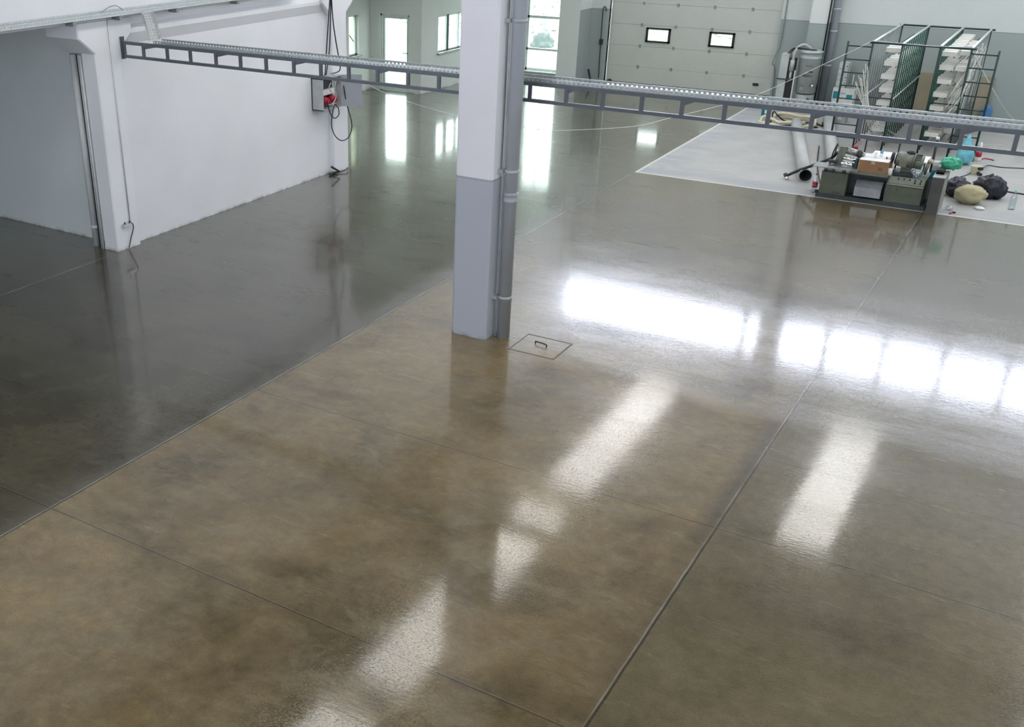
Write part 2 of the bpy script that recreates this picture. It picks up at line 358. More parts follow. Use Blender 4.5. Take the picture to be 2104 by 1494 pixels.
# wall on the left: beam and upper wall over the row of pillars
ul = MB(); ul.box(-11.96, -11.70, -5.0, 28.35, zs, 8)
struct(ul, 'wall_left', 'wall')
pr = [(-11.96, 0), (-11.76, 0), (-11.76, 2.93), (-11.70, 3.08), (-11.70, 3.13), (-11.75, 3.2), (-11.75, zs), (-11.96, zs)]
struct(MB().prism([(x, 11.0, z) for x, z in pr], (0, 5.3, 0)), 'wall_left.001', 'wall')
struct(B(-20, -11.93, 10.83, 11.0, 0, zs), 'wall_inner', 'nook')
struct(B(-20, -11.96, -5.2, 11.2, zs, zs + .2).box(-16.4, -11.96, 11.2, 24.5, zs, zs + .2).box(-14.8, -11.96, 24.5, 28.35, zs, zs + .2), 'ceiling.001', 'nook')
struct(B(-20.2, -20, -5.2, 11, 0, zs), 'wall_left.002', 'nook')
struct(B(-20, -11.7, -5.2, -5.0, 0, zs), 'wall_front.001', 'nook')
# side room beyond the second pillar
w = MB(); w.box(-16.4, -16.2, 11.0, 23.32, 0, zs); w.box(-16.4, -16.2, 23.32, 23.77, 0, .95); w.box(-16.4, -16.2, 23.32, 23.77, 1.95, zs); w.box(-16.4, -16.2, 23.77, 24.5, 0, zs)
struct(w, 'wall_side', 'room')
w = MB(); w.box(-16.2, -15.88, 24.3, 24.5, 0, zs); w.box(-15.88, -14.98, 24.3, 24.5, 1.95, zs); w.box(-14.98, -14.6, 24.3, 24.5, 0, zs)
struct(w, 'wall_side.001', 'room')
w = MB(); w.box(-14.8, -14.6, 24.5, 25.16, 0, zs); w.box(-14.8, -14.6, 25.16, 26.95, 0, .95); w.box(-14.8, -14.6, 25.16, 26.95, 1.88, zs); w.box(-14.8, -14.6, 26.95, 28.35, 0, zs)
struct(w, 'wall_side.002', 'room')
struct(B(-16.2, -11.96, 11.0, 11.2, 0, zs), 'wall_side.003', 'room')
# roof beams
for i, y in enumerate((4.0, 11.5, 19.4, 27.0)):
    struct(B(-11.7, 5.0, y - .18, y + .18, 7.45, 7.98), 'trim_%d' % (i + 1), 'concrete')
# translucent strips in the roof
k = 1
def window(mb, m): 
    global k
    o = struct(mb, 'window_%d' % k, m); k += 1; return o
for (x0, x1, y0, y1) in ((-8.62, -7.5, 5.0, 11.3), (-8.62, -7.5, 11.72, 19.2), (-8.62, -7.5, 19.62, 26.8), (-3.3, -2.2, 21.0, 26.8), (1.9, 3.0, 5.0, 26.8)):
    mb = MB(); mb.box(x0, x1, y0, y1, 7.96, 7.995); window(mb, 'roofstrip')
# high windows in the far wall (pane with mullions as parts)
for (x0, x1, mul) in ((-11.75, -5.75, (-6.35, )), (-5.35, 3.9, (-4.15, -2.72, -1.3, .15, 1.6, 3.0))):
    o = window(B(x0, x1, 28.50, 28.54, 5.92, 6.88), 'backwin')
    for mx in mul: B(mx - .07, mx + .07, 28.38, 28.50, 5.92, 6.88).build('mullion', 'pipe', o)
    B(x0, x1, 28.42, 28.50, 5.90, 5.96).build('window_rail', 'frame', o)
for y0 in (-3, 5, 13, 21):
    o = window(B(4.97, 5.0, y0, y0 + 6, 4.3, 7.2), 'sidewin')
    for q in range(5): B(4.92, 4.97, y0 + q * 1.475, y0 + q * 1.475 + .1, 4.3, 7.2).build('mullion', 'frame', o)
for x0 in (-11, -5, 0):
    o = window(B(x0, x0 + 4.6, -5.0, -4.97, 3.6, 7.2), 'frontwin')
    for q in range(4): B(x0 + q * 1.5, x0 + q * 1.5 + .1, -4.97, -4.92, 3.6, 7.2).build('mullion', 'frame', o)
o = window(B(-19, -12.6, -5.0, -4.97, .8, 2.9), 'frontwin')  # unseen glowing panel, added to brighten the space under the deck
for q in range(5): B(-19 + q * 1.575, -18.9 + q * 1.575, -4.97, -4.92, .8, 2.9).build('mullion', 'frame', o)
o = window(B(-16.2, -16.17, 14.5, 20.5, 1.0, 2.8), 'roomfill')  # hidden glowing panel, added to lift the light in the side room
for q in range(5): B(-16.17, -16.12, 14.5 + q * 1.475, 14.6 + q * 1.475, 1.0, 2.8).build('mullion', 'frame', o)
# big glazed bay in the far wall
o = MB(); 
for z0, z1 in ((.17, .25), (.74, .80), (1.60, 1.67), (2.6, 2.67), (3.13, 3.2)): o.box(-13.57, -12.42, 28.40, 28.47, z0, z1)
for x0 in (-13.57, -12.47): o.box(x0, x0 + .05, 28.40, 28.47, .17, 3.2)
bw = window(o, 'frame'); B(-13.55, -12.44, 28.43, 28.44, .2, 3.18).build('pane', 'glass', bw)
B(-13.62, -12.40, 28.24, 28.40, .15, .18).build('sill', 'frame', bw)
# window in the side wall at x = -14.6
o = MB()
for a, b_ in ((25.16, 25.2), (25.74, 25.80), (26.35, 26.40), (26.91, 26.95)): o.box(-14.74, -14.67, a, b_, .95, 1.88)
o.box(-14.74, -14.67, 25.16, 26.95, .95, .99); o.box(-14.74, -14.67, 25.16, 26.95, 1.83, 1.88)
sw = window(o, 'frame'); B(-14.71, -14.70, 25.2, 26.9, .99, 1.83).build('pane', 'glass', sw); B(-14.67, -14.52, 25.1, 27.0, .91, .95).build('sill', 'sill', sw)
B(-14.67, -14.655, 25.72, 25.82, .95, 1.88).build('sash_stile', 'darkgrey', sw)
# small window in the wall at x = -16.2
o = MB(); o.box(-16.34, -16.28, 23.32, 23.36, .95, 1.95); o.box(-16.34, -16.28, 23.71, 23.77, .95, 1.95); o.box(-16.34, -16.28, 23.32, 23.77, .95, .99); o.box(-16.34, -16.28, 23.32, 23.77, 1.91, 1.95)
sw = window(o, 'frame'); B(-16.31, -16.30, 23.35, 23.72, .98, 1.92).build('pane', 'glass', sw); B(-16.28, -16.12, 23.25, 23.82, .91, .95).build('sill', 'sill', sw)
MB().cyl((-16.27, 23.44, 1.47), (-16.25, 23.60, 1.30), .012, 8).build('handle', 'black', sw)
# doorway: white leaf frame around the opening
o = MB(); o.box(-15.88, -15.83, 24.33, 24.47, 0, 1.95); o.box(-15.03, -14.98, 24.33, 24.47, 0, 1.95); o.box(-15.88, -14.98, 24.33, 24.47, 1.90, 1.95); o.box(-15.88, -14.98, 24.33, 24.47, 0, .02)
dr = tag(o.build('door_2', 'frame'), None, None, None, 'structure')
lf = MB(); lf.box(-15.83, -15.77, 24.37, 24.42, .02, 1.90); lf.box(-15.09, -15.03, 24.37, 24.42, .02, 1.90); lf.box(-15.77, -15.09, 24.37, 24.42, .02, .12); lf.box(-15.77, -15.09, 24.37, 24.42, 1.84, 1.90)
lf = lf.build('door_leaf', 'frame', dr); B(-15.77, -15.09, 24.39, 24.40, .12, 1.84).build('pane', 'glass', lf)
h = MB().cyl((-15.06, 24.37, 1.0), (-15.06, 24.31, 1.0), .012, 8); h.cyl((-15.06, 24.315, 1.0), (-15.18, 24.315, 1.0), .011, 8); h.build('handle', 'cast', lf)
# outside, seen through the glass
struct(B(-45, 30, 28.63, 75, -.12, -.02), 'ground', 'dirt', 'pale bright ground outside the building')
struct(B(-45, -20.2, 11, 28.63, -.12, -.02), 'ground.001', 'dirt'); struct(B(-20.2, -14.8, 24.5, 28.63, -.12, -.02), 'ground.002', 'dirt')
bank = MB(); nx, ny = 40, 14; vs = []
for j in range(ny + 1):
    for i in range(nx + 1):
        x = -45 + i * 60 / nx; y = 37 + j * 2.2; z = -.1 + 4.6 * (1 - math.exp(-((j) / 4.0) ** 1.6)) + .5 * noise.noise(Vector((x * .3, y * .3, 0))) * min(1, j)
        vs.append((x, y, z))
bank.add(vs, [(j * (nx + 1) + i, j * (nx + 1) + i + 1, (j + 1) * (nx + 1) + i + 1, (j + 1) * (nx + 1) + i) for j in range(ny) for i in range(nx)], True)
tag(bank.build('grassy_bank', 'grass'), 'sunlit green grassy bank rising outside the tall window', 'bank')
tag(MB().blob((-15.85, 34.4, 0), (.40, .35, .42), 3, .3, 3, -.03).build('rubble_heap', 'rubble'), 'grey heap of rubble outside the tall window', 'rubble heap')
tag(MB().cyl((-16.93, 36.9, 0), (-16.95, 36.9, 5.5), .05, 10).build('lamp_post', 'pipe'), 'thin grey pole standing outside behind the tall window', 'pole')
tag(B(-19.5, -19.3, 11, 28.3, -.02, 3.2).build('yard_wall', 'yard'), 'pale yellow wall outside the small side room window', 'wall')
struct(B(-20.2, -16.4, 11, 28.63, -.12, -.021), 'ground.003', 'dirt')

# ------------------------------------------------------------------ piers, pillars and the column
struct(B(-12.25, -11.65, 27.6, 28.35, 0, 5.45), 'trim_5', 'pier'); struct(B(-5.87, -5.46, 27.9, 28.35, 0, 7.98), 'trim_6', 'pier')
def pillar(y0, y1, name, label, left_corbel=True):
    p = MB(); x0, x1 = -12.29, -11.65
    prof = [(y0, 0), (y1, 0), (y1, 2.88), (y1 + .27, 3.1), (y1 + .27, zs), (y0 - .27, zs), (y0 - .27, 3.1), (y0, 2.87)]
    c = .018
    p.prism([(x1 - c, y0, 0), (x1 - c, y1, 0), (x1 - c, y1, 2.88), (x1 - c, y0, 2.87)], (-.26, 0, 0))
    p.prism([(x1 - c, y, z) for y, z in prof[2:]], (x0 - x1 + c, 0, 0))
    # chamfered face towards the hall
    ym, zm = (y0 + y1) / 2, 1.6
    inner = [(y0 + c, 0), (y1 - c, 0), (y1 - c, 2.89), (y1 + .27 - c, 3.11), (y1 + .27 - c, zs), (y0 - .27 + c, zs), (y0 - .27 + c, 3.11), (y0 + c, 2.88)]
    vs = [(x1 - c, y, z) for y, z in prof] + [(x1, y, z) for y, z in inner]
    p.add(vs, [tuple(range(8, 16))] + [(i, (i + 1) % 8, 8 + (i + 1) % 8, 8 + i) for i in range(8)])
    return tag(p.build(name, 'wall'), label, 'pillar')
pillar(10.55, 11.03, 'concrete_pillar', 'white concrete pillar with corbel nearest the camera on the left wall')
pillar(16.22, 16.70, 'concrete_pillar', 'white concrete pillar behind the grey electrical box at the end of the left wall')
# central column
p = MB(); p.bbox(-5.84, -5.36, 10.52, 11.02, 0, 8.0, .03)
tag(p.build('concrete_column', 'column'), 'square white column with grey lower band standing in the middle of the hall', 'column')
dp = thing('downpipe', 'grey round downpipe running up the right side of the central column', 'pipe', (-5.23, 10.75, 0))
MB().cyl((-5.23, 10.75, .0), (-5.23, 10.75, 7.99), .079, 28).build('pipe', 'pipe', dp)
c = MB(); c.lathe((-5.23, 10.75, 1.69), [(.08, 0), (.088, .005), (.088, .03), (.084, .035), (.084, .08), (.09, .085), (.09, .11), (.08, .115)], 28); c.build('coupling', 'pipe', dp)
for z in (.50, 2.03, 3.66, 5.3, 7.0):
    c = MB(); c.ring((-5.23, 10.75, z), (-5.23, 10.75, z + .04), .086, .079); c.box(-5.36, -5.30, 10.65, 10.73, z, z + .04); c.build('clamp', 'boxgrey', dp)
tag(MB().cyl((-5.322, 10.71, 0), (-5.322, 10.71, 7.99), .012, 10).build('conduit', 'conduit'), 'thin white conduit between the central column and its grey downpipe', 'conduit')
pts = [onY(1058 - 0, 0, 10.6), onY(1054, 40, 10.62), onY(1047, 60, 10.62), onY(1045, 100, 10.63), onY(1044, 140, 10.62), onY(1042, 200, 10.62), onY(1040, 260, 10.62), onY(1036, 330, 10.62), onY(1034, 352, 10.62)]
pts = [(-5.345, 10.56, p.z) for p in pts]
tag(MB().tube(catmull([(-5.347 + .004 * math.sin(p[2] * 4), 10.755 + .012 * math.sin(p[2] * 3), p[2]) for p in pts]), .011, 8).build('cable', 'darkgrey'), 'dark grey cable running down the edge of the central column beside its downpipe', 'cable')
# floor hatch beside the column
ht = thing('floor_hatch', 'square concrete floor hatch with a small handle beside the central column', 'hatch', (-4.7, 10.72, 0))
f = MB(); x0, x1, y0, y1 = -5.0, -4.41, 10.44, 10.99
f.box(x0, x1, y0, y0 + .012, 0, .003); f.box(x0, x1, y1 - .008, y1, 0, .003); f.box(x0, x0 + .008, y0, y1, 0, .003); f.box(x1 - .016, x1, y0, y1, 0, .004)
f.build('hatch_frame', 'hatch', ht)
f = MB(); cx, cy = -4.72, 10.76
f.tube(catmull([(cx - .08, cy + .01, 0), (cx - .08, cy + .01, .022), (cx - .06, cy, .03), (cx + .06, cy - .02, .03), (cx + .08, cy - .025, .022), (cx + .08, cy - .025, 0)], 3), .008, 6); f.build('handle', 'black', ht)

# pipes left of the first pillar
tag(MB().cyl((-12.16, 10.60, 0), (-12.16, 10.60, 2.84), .055, 16).cyl((-12.16, 10.60, .28), (-12.16, 10.60, .33), .064, 16).build('drain_pipe', 'conduit'), 'pale grey drain pipe against the wall left of the nearest pillar', 'pipe')
c = MB().cyl((-12.02, 10.57, 0), (-12.02, 10.57, 2.84), .018, 8)
tag(c.build('conduit', 'conduit'), 'white conduit, left one of the pair beside the pale grey drain pipe', 'conduit')
c = MB().cyl((-11.955, 10.54, 0), (-11.955, 10.54, 2.84), .018, 8)
tag(c.build('conduit', 'conduit'), 'white conduit, right one of the pair, on the side face of the nearest pillar', 'conduit')
tag(MB().cyl((-12.075, 10.60, .02), (-12.075, 10.60, 2.84), .018, 8).build('cable', 'black'), 'black strip for the shaded gap between drain pipe and conduits at the nearest pillar', 'cable')  # black strip modelled in place of the dark gap between the pipes
# thin conduit and junction on the hall face of the pillar
tag(MB().cyl((-11.64, 10.84, .42), (-11.64, 10.84, 3.36), .009, 8).build('conduit', 'conduit'), 'thin grey conduit on the hall face of the nearest left pillar', 'conduit')
j = thing('junction_box', 'small metal junction bracket low on the nearest left pillar', 'junction box', (-11.6, 10.76, .36))
B(-11.65, -11.61, 10.68, 10.83, .35, .40).build('plate', 'zinc', j)
for dy in (.0, .10): MB().cyl((-11.62, 10.70 + dy, .39), (-11.6, 10.70 + dy, .43), .012, 8).build('cable_gland', 'darkgrey', j)
tag(MB().tube(catmull([(-11.63, 10.82, .42), (-11.60, 10.86, .33), (-11.62, 10.80, .15), (-11.62, 10.745, .02)]), .009, 6).build('cable', 'darkgrey'), 'short grey cable hanging from the junction bracket to the floor', 'cable')

# cable tray along the beam over the left wall
t = thing('cable_tray', 'perforated galvanised cable tray running along the beam above the left wall', 'cable tray', (-11.62, 10, 3.33))
sh = MB(); n = int((15.2 - 4) / .05)
sh.perf((-11.55, 4, 3.35), (0, .05, 0), (0, 0, .065), n, 1, .4, .25); sh.perf((-11.69, 4, 3.35), (0, .05, 0), (0, 0, .08), n, 1, .4, .3)
sh.add([(-11.69, 4, 3.35), (-11.55, 4, 3.35), (-11.55, 15.2, 3.35), (-11.69, 15.2, 3.35)], [(0, 1, 2, 3)])
sh.build('channel', 'zinc', t, .002)
for y in (7.6, 10.15, 11.0, 12.15, 13.55, 14.9):
    b_ = MB(); b_.box(-11.70, -11.54, y - .02, y + .03, 3.29, 3.345); b_.build('bracket', 'zincdark', t)
tag(MB().tube(catmull([(-11.62, 10.7, 3.4), (-11.6, 10.85, 3.47), (-11.6, 11.0, 3.48), (-11.62, 11.15, 3.4)]), .006, 6).build('cable', 'zincdark'), 'small grey wire loop sticking up from the tray on the beam', 'cable')
# rising branch that joins the beam tray and the girder tray
r = MB(); a, b_ = Vector((-11.50, 11.36, 3.36)), Vector((-11.13, 11.10, 3.03)); wv = Vector((0.02, .19, 0)); L = (b_ - a)
nn = 10; r.perf(a, L / nn, wv / 4, nn, 4, .35, .5)
upn = L.cross(wv).normalized() * (.06 if L.cross(wv).z > 0 else -.06)
r.perf(a, L / nn, upn, nn, 1, .5, .4); r.perf(a + wv, L / nn, upn, nn, 1, .5, .4)
t2 = r.build('cable_tray', 'zinc', None, .002); tag(t2, 'short sloping perforated tray joining the beam tray to the steel girder', 'cable tray')

# ------------------------------------------------------------------ steel lattice girder with tray
gy, zb, zt = 11.05, 2.775, 3.0
g_ = thing('lattice_girder', 'long grey steel lattice girder spanning the hall behind the central column', 'girder', (-3.5, gy, zb))
B(-11.62, 4.9, gy, gy + .035, zt - .042, zt).build('top_chord', 'steel', g_)
B(-11.60, 4.9, gy, gy + .035, zb, zb + .038).build('bottom_chord', 'steel', g_)
ups = [-11.60, -11.225, -10.77, -10.34, -9.88, -9.45, -9.015, -8.56, -8.13, -7.70, -7.27, -6.83, -6.40, -6.0, -5.6, -5.21, -4.765, -4.335, -3.895, -3.455, -3.01, -2.57, -2.148, -1.706, -1.257, -.82, -.38, .06, .5, .94, 1.38, 1.82, 2.26, 2.7, 3.14, 3.58, 4.02, 4.46]
for x in ups: B(x - .02, x + .02, gy + .002, gy + .033, zb + .036, zt - .04).build('upright', 'steel', g_)
for x in (-11.225, -9.88, -8.56, -7.27, -6.0, -4.765, -3.455, -2.148, -.82, .5, 1.82, 3.14):
    q = MB(); q.box(x + .012, x + .03, gy - .004, gy + .25, zt - .085, zt - .042)
    q.prism([(x + .03, gy + .004, zt - .042), (x + .13, gy + .004, zt - .042), (x + .03, gy + .004, zt - .085)], (0, .006, 0)); q.build('bracket', 'steel', g_)
B(-11.65, -11.62, gy - .012, gy + .05, zb - .02, zt + .06).build('end_plate', 'steel', g_)
t = thing('cable_tray', 'long perforated galvanised cable tray carried behind the top of the steel girder', 'cable tray', (-3.5, gy + .15, zt))
x0 = -11.05; n = int((4.9 - x0) / .055); y0, y1 = gy + .045, gy + .215; z0 = zt - .012
sh = MB(); sh.perf((x0, y0, z0), (.055, 0, 0), (0, 0, .052), n, 1, .42, .3); sh.perf((x0, y1, z0), (.055, 0, 0), (0, 0, .058), n, 1, .42, .34)
sh.perf((x0, y0, z0), (.055, 0, 0), (0, (y1 - y0) / 3, 0), n, 3, .3, .3)
sh.build('channel', 'zincmid', t, .0016)
c = MB(); c.box(x0, 4.9, y0 - .004, y0 + .004, z0 + .049, z0 + .054); c.box(x0, 4.9, y1 - .004, y1 + .004, z0 + .055, z0 + .061); c.build('lip', 'zinc', t)

# ------------------------------------------------------------------ sectional garage door
gd = thing('door_1', None, None, (-8.9, 28.5, 0), None, 'structure')
dx0, dx1 = -11.13, -6.66; sec = .54; z0 = -.02
wins = [(-10.08, -9.47, 1.17, 1.51), (-8.38, -7.78, 1.17, 1.50)]
for i in range(8):
    a, b2 = max(z0 + i * sec, .085), z0 + (i + 1) * sec - .008
    s_ = MB()
    if i == 2:
        xs = [dx0, -10.08, -9.47, -8.38, -7.78, dx1]
        for q in (0, 2, 4): s_.box(xs[q], xs[q + 1], 28.50, 28.54, a, b2)
        for q in (1, 3): s_.box(xs[q], xs[q + 1], 28.50, 28.54, a, 1.20); s_.box(xs[q], xs[q + 1], 28.50, 28.54, 1.51, b2)
    else: s_.box(dx0, dx1, 28.50, 28.54, a, b2)
    for q in range(1, 10): s_.box(dx0, dx1, 28.498, 28.5, a + q * sec / 10 - .002, a + q * sec / 10 + .002) if i != 2 or a + q * sec / 10 < 1.18 or a + q * sec / 10 > 1.52 else None
    so = s_.build('door_section', 'door', gd)
    if i == 2:
        for (wx0, wx1) in ((-10.08, -9.47), (-8.38, -7.78)):
            fr = MB(); fr.box(wx0 - .03, wx0 + .03, 28.47, 28.50, 1.17, 1.54); fr.box(wx1 - .03, wx1 + .03, 28.47, 28.50, 1.17, 1.54)
            fr.box(wx0 - .03, wx1 + .03, 28.47, 28.50, 1.17, 1.215); fr.box(wx0 - .03, wx1 + .03, 28.47, 28.50, 1.495, 1.54); fr.build('window_frame', 'black', so)
            B(wx0, wx1, 28.515, 28.525, 1.20, 1.51).build('pane', 'glass', so)
    if i < 7:
        B(dx0, dx1, 28.505, 28.535, b2, b2 + .008).build('door_joint', 'doorline', so)
        for hx in (-10.25, -9.32, -8.36, -7.4): B(hx - .03, hx + .03, 28.485, 28.498, b2 - .035, b2 + .04).build('hinge', 'hinge', so)
        for hx, d in ((dx0, -1), (dx1, 1)): 
            hb = MB(); hb.box(min(hx, hx + d * .07), max(hx, hx + d * .07), 28.44, 28.49, b2 - .03, b2 + .04); hb.build('roller_bracket', 'zinc', so)
B(dx0, dx1, 28.49, 28.55, .032, .085).build('bottom_seal', 'black', gd)
B(-7.13, -6.99, 28.475, 28.498, .30, .36).build('grip', 'black', gd)
MB().cyl((-11.0, 28.47, .08), (-11.0, 28.40, .08), .06, 14).build('roller', 'black', gd)
for x in (-11.20, -6.60):
    B(x - .03, x + .03, 28.42, 28.50, .02, 4.3).build('guide_rail', 'zincdark', gd); 
B(-11.17, -11.15, 28.40, 28.49, .02, 4.3).build('edge_seal', 'black', gd)
tag(MB().tube(catmull([(-11.27, 28.30, .16), (-11.29, 28.30, .8), (-11.30, 28.30, 1.4), (-11.30, 28.29, 1.95), (-11.24, 28.3, 2.0), (-11.22, 28.32, 1.9)]), .013, 8).build('cable', 'black'), 'black cable running up the wall left of the garage door', 'cable')
tag(B(-11.33, -11.25, 28.27, 28.35, 1.05, 1.18).build('door_switch', 'black'), 'small black switch box on the wall left of the garage door', 'switch')
tag(MB().tube(catmull([(-6.56, 28.30, .05), (-6.57, 28.3, .5), (-6.6, 28.28, .8), (-6.66, 28.25, .93), (-6.62, 28.28, 1.15), (-6.56, 28.31, 1.5), (-6.55, 28.32, 3.5)]), .014, 8).build('cable', 'zincdark'), 'grey flexible cable bulging beside the right edge of the garage door', 'cable')
s0, s1 = fl(1227, 174), onY(1222, 152, 28.25)
tag(MB().cyl((-11.35, 28.0, .02), (-11.55, 28.2, .38), .028, 8).build('pry_bar', 'black'), 'short black bar leaning on the grey wall left of the garage door', 'bar')
dp2 = thing('downpipe', 'grey downpipe in the corner right of the vacuum machine', 'pipe', (-5.36, 28.22, 0))
MB().cyl((-5.35, 28.22, 0), (-5.35, 28.22, 7.9), .08, 20).build('pipe', 'pipe', dp2)
for z in (.95, 1.75, 2.25): MB().ring((-5.35, 28.22, z), (-5.35, 28.22, z + .05), .09, .08).build('clamp', 'boxgrey', dp2)
tag(MB().cyl((-5.44, 27.88, 0), (-5.44, 27.88, 7.9), .018, 8).build('cable', 'black'), 'black cable running down the corner of the pier behind the vacuum machine', 'cable')

# ------------------------------------------------------------------ electrical box on the left wall
eb = thing('electrical_box', 'open grey electrical box with two red sockets at the end of the left wall', 'electrical box', (-11.6, 15.9, 1.25))
b_ = MB(); X0, X1, Y0, Y1, Z0, Z1 = -11.76, -11.50, 15.70, 16.30, 1.27, 1.84
b_.box(X0, X0 + .02, Y0, Y1, Z0, Z1); b_.box(X0, X1, Y0, Y0 + .015, Z0, Z1); b_.box(X0, X1, Y1 - .015, Y1, Z0, Z1); b_.box(X0, X1, Y0, Y1, Z0, Z0 + .015); b_.box(X0, X1, Y0, Y1, Z1 - .015, Z1)
b_.build('case', 'boxgrey', eb)
B(X0 + .02, X0 + .09, Y0 + .02, Y1 - .02, Z0 + .02, Z1 - .02).build('mounting_plate', 'darkbox', eb)
d_ = MB().prism([(X1, Y1, Z0), (X1 + .30, Y1 + .22, Z0), (X1 + .29, Y1 + .235, Z0), (X1 - .01, Y1 + .015, Z0)], (0, 0, Z1 - Z0)); d_.build('door', 'pipe', eb)
for y in (15.88, 16.10):
    s_ = MB().cyl((X0 + .09, y, 1.44), (X1 - .02, y, 1.42), .062, 16); so = s_.build('socket', 'red', eb)
    MB().cyl((X1 - .02, y, 1.42), (X1 + .005, y, 1.42), .04, 12).build('socket_lid', 'red', so)
B(X0 + .09, X0 + .16, Y0 + .06, Y1 - .08, 1.52, 1.62).build('terminal_strip', 'paper', eb)
def cable(pxs, X, r, m, label, name='cable'):
    return tag(MB().tube(catmull([onX(u, v, X) if not isinstance(u, Vector) else u for u, v in pxs], 6), r, 6).build(name, m), label, 'cable')
XC = -11.45
cable([(679, -25), (675, 40), (671, 100), (668, 150), (667, 164)], XC, .011, 'black', 'black cable, leftmost of three hanging down to the electrical box')
cable([(680, -25), (679, 40), (677, 100), (672, 140), (669, 162)], XC - .03, .011, 'black', 'black cable, middle one of three hanging down to the electrical box')
cable([(680, -25), (684, 40), (691, 90), (698, 128), (698, 144), (688, 150), (676, 152), (667, 158)], XC, .011, 'black', 'black cable, rightmost of three, bending in above the electrical box')
cable([(668, 157), (676, 152), (685, 154), (690, 162), (688, 180), (690, 200), (684, 212), (676, 216)], XC + .02, .010, 'boxgrey', 'grey cable looping across the open electrical box')
cable([(706, 176), (712, 212), (720, 240), (723, 262), (716, 282), (702, 289), (688, 278), (681, 256), (684, 228), (688, 214)], XC, .010, 'black', 'long black cable loop hanging lowest under the electrical box')
cable([(674, 213), (678, 232), (687, 243), (696, 236), (695, 222), (689, 215)], XC, .010, 'black', 'short black cable loop just under the electrical box')
cable([(681, 190), (676, 180), (680, 170)], XC, .009, 'boxgrey', 'short grey cable inside the open electrical box')
# cable stubs at the foot of the pillar
A = Vector((-11.62, 16.05, .02))
tag(MB().tube([A, A + Vector((.12, .12, .05)), onX(681, 343, -11.55)], .022, 8).build('cable_stub', 'black'), 'black cable stub pointing up at the foot of the far left pillar', 'cable stub')
tag(MB().tube(catmull([A + Vector((.03, 0, 0)), fl(678, 357, .03), fl(694, 353, .03)]), .026, 8).build('cable_stub', 'darkgrey'), 'thick dark cable stub lying at the foot of the far left pillar', 'cable stub')
tag(MB().tube(catmull([fl(694, 354, .02), fl(702, 352, .03), fl(713, 347, .05), onX(714, 344, -11.6)]), .012, 8).build('cable', 'darkgrey'), 'thin dark cable curling around the foot of the far left pillar', 'cable')
tag(MB().tube([(-11.62, 16.72, 0), (-11.62, 16.72, 1.2), (-11.62, 16.72, 2.8)], .006, 6).build('cable', 'conduit'), 'thin pale cable down the far edge of the far left pillar', 'cable')

# ------------------------------------------------------------------ long slack cord across the hall
cp = [(-11.55, 16.72, 1.84), (-11.3, 16.87, 1.60), (-10.79, 17.34, 1.29), (-10.01, 18.06, .96), (-9.0, 18.98, .68), (-8.47, 19.47, .60), (-7.35, 20.5, .62), (-6.79, 21.01, .76), (-6.01, 21.73, .97), (-5.42, 22.27, 1.17), (-4.12, 23.46, 1.91), (-3.76, 23.78, 2.13)]
tag(MB().tube(catmull(cp, 6), .0045, 6).build('cord', 'rope'), 'long slack white cord strung from the far left pillar to the rack', 'cord')
tag(MB().tube(catmull([(-1.94, 23.8, 2.1), (-1.75, 25.2, 1.5), (-1.35, 27.4, .5), (-1.05, 28.3, .02)], 6), .009, 6).build('cord', 'rope'), 'white cord sloping from the rack down to the foot of the far wall', 'cord')
tag(MB().tube(catmull([(-3.75, 23.78, 2.15), (-2.8, 23.78, 2.12), (-2.0, 23.78, 2.14)], 6), .006, 6).build('cord', 'rope'), 'white cord stretched along the top front bar of the rack', 'cord')

# ------------------------------------------------------------------ drying rack
rk = thing('drying_rack', 'tall steel rack with green lattice sides holding rows of white boards', 'rack', (-2.8, 25.3, 0))
RX = (-3.72, -3.17, -2.49, -1.94); RY0, RY1, RZ = 23.8, 27.25, 2.11; LV = [2.02 - .26 * i for i in range(8)]
for x in RX:
    for y in (RY0, RY1): MB().cyl((x, y, 0), (x, y, RZ), .019, 8).build('post', 'greendark', rk)
for x in (-4.19, -1.47):
    MB().cyl((x, RY0, 0), (x, RY0, RZ), .021, 8).build('post', 'greendark', rk)
    xi = RX[0] if x < -3 else RX[3]
    for z in LV: MB().cyl((x, RY0, z), (xi, RY0, z), .014, 6).build('rung', 'greendark', rk)
for y in (RY0, RY1): MB().cyl((RX[0] - .06, y, RZ), (RX[3] + .08, y, RZ), .02, 8).build('cross_bar', 'greendark', rk)
for a, b2 in ((0, 1), (2, 3)):
    for y in (RY0, RY1): MB().cyl((RX[a], y, 1.05), (RX[b2], y, 1.05), .014, 6).build('cross_bar', 'greendark', rk)
for i, x in enumerate(RX):
    l = MB(); r_ = .016 if i in (0, 3) else .0135
    for kx in range(1, 12): y = RY0 + kx * (RY1 - RY0) / 12; l.cyl((x, y, .06), (x, y, RZ), r_, 6)
    if i in (1, 2):
        for z in LV[1:6:2]: l.cyl((x, RY0, z - .09), (x, RY1, z - .09), .008, 5)
    else:
        for z in LV[1:6:2]: l.cyl((x, RY0, z - .09), (x, RY1, z - .09), .007, 5)
    l.build('side_lattice', ('rackgrey', 'green', 'green', 'rackgrey')[i], rk)
    MB().cyl((x, RY0, RZ + .01), (x, RY1, RZ + .01), .024, 8).build('top_rail', 'zinc', rk)
    if i < 2: MB().cyl((x + .02, RY0, 1.05), (x + .02, RY1, 1.05), .014, 6).build('middle_rail', 'zinc', rk)
pegs = MB()
for z in LV[:7]:
    for xx in (-3.44, -3.22, -2.42, -2.22, -2.12, -1.99): pegs.box(xx - .008, xx + .008, RY0, RY1, z - .1, z - .085)
pegs.build('shelf_rail', 'greendark', rk)
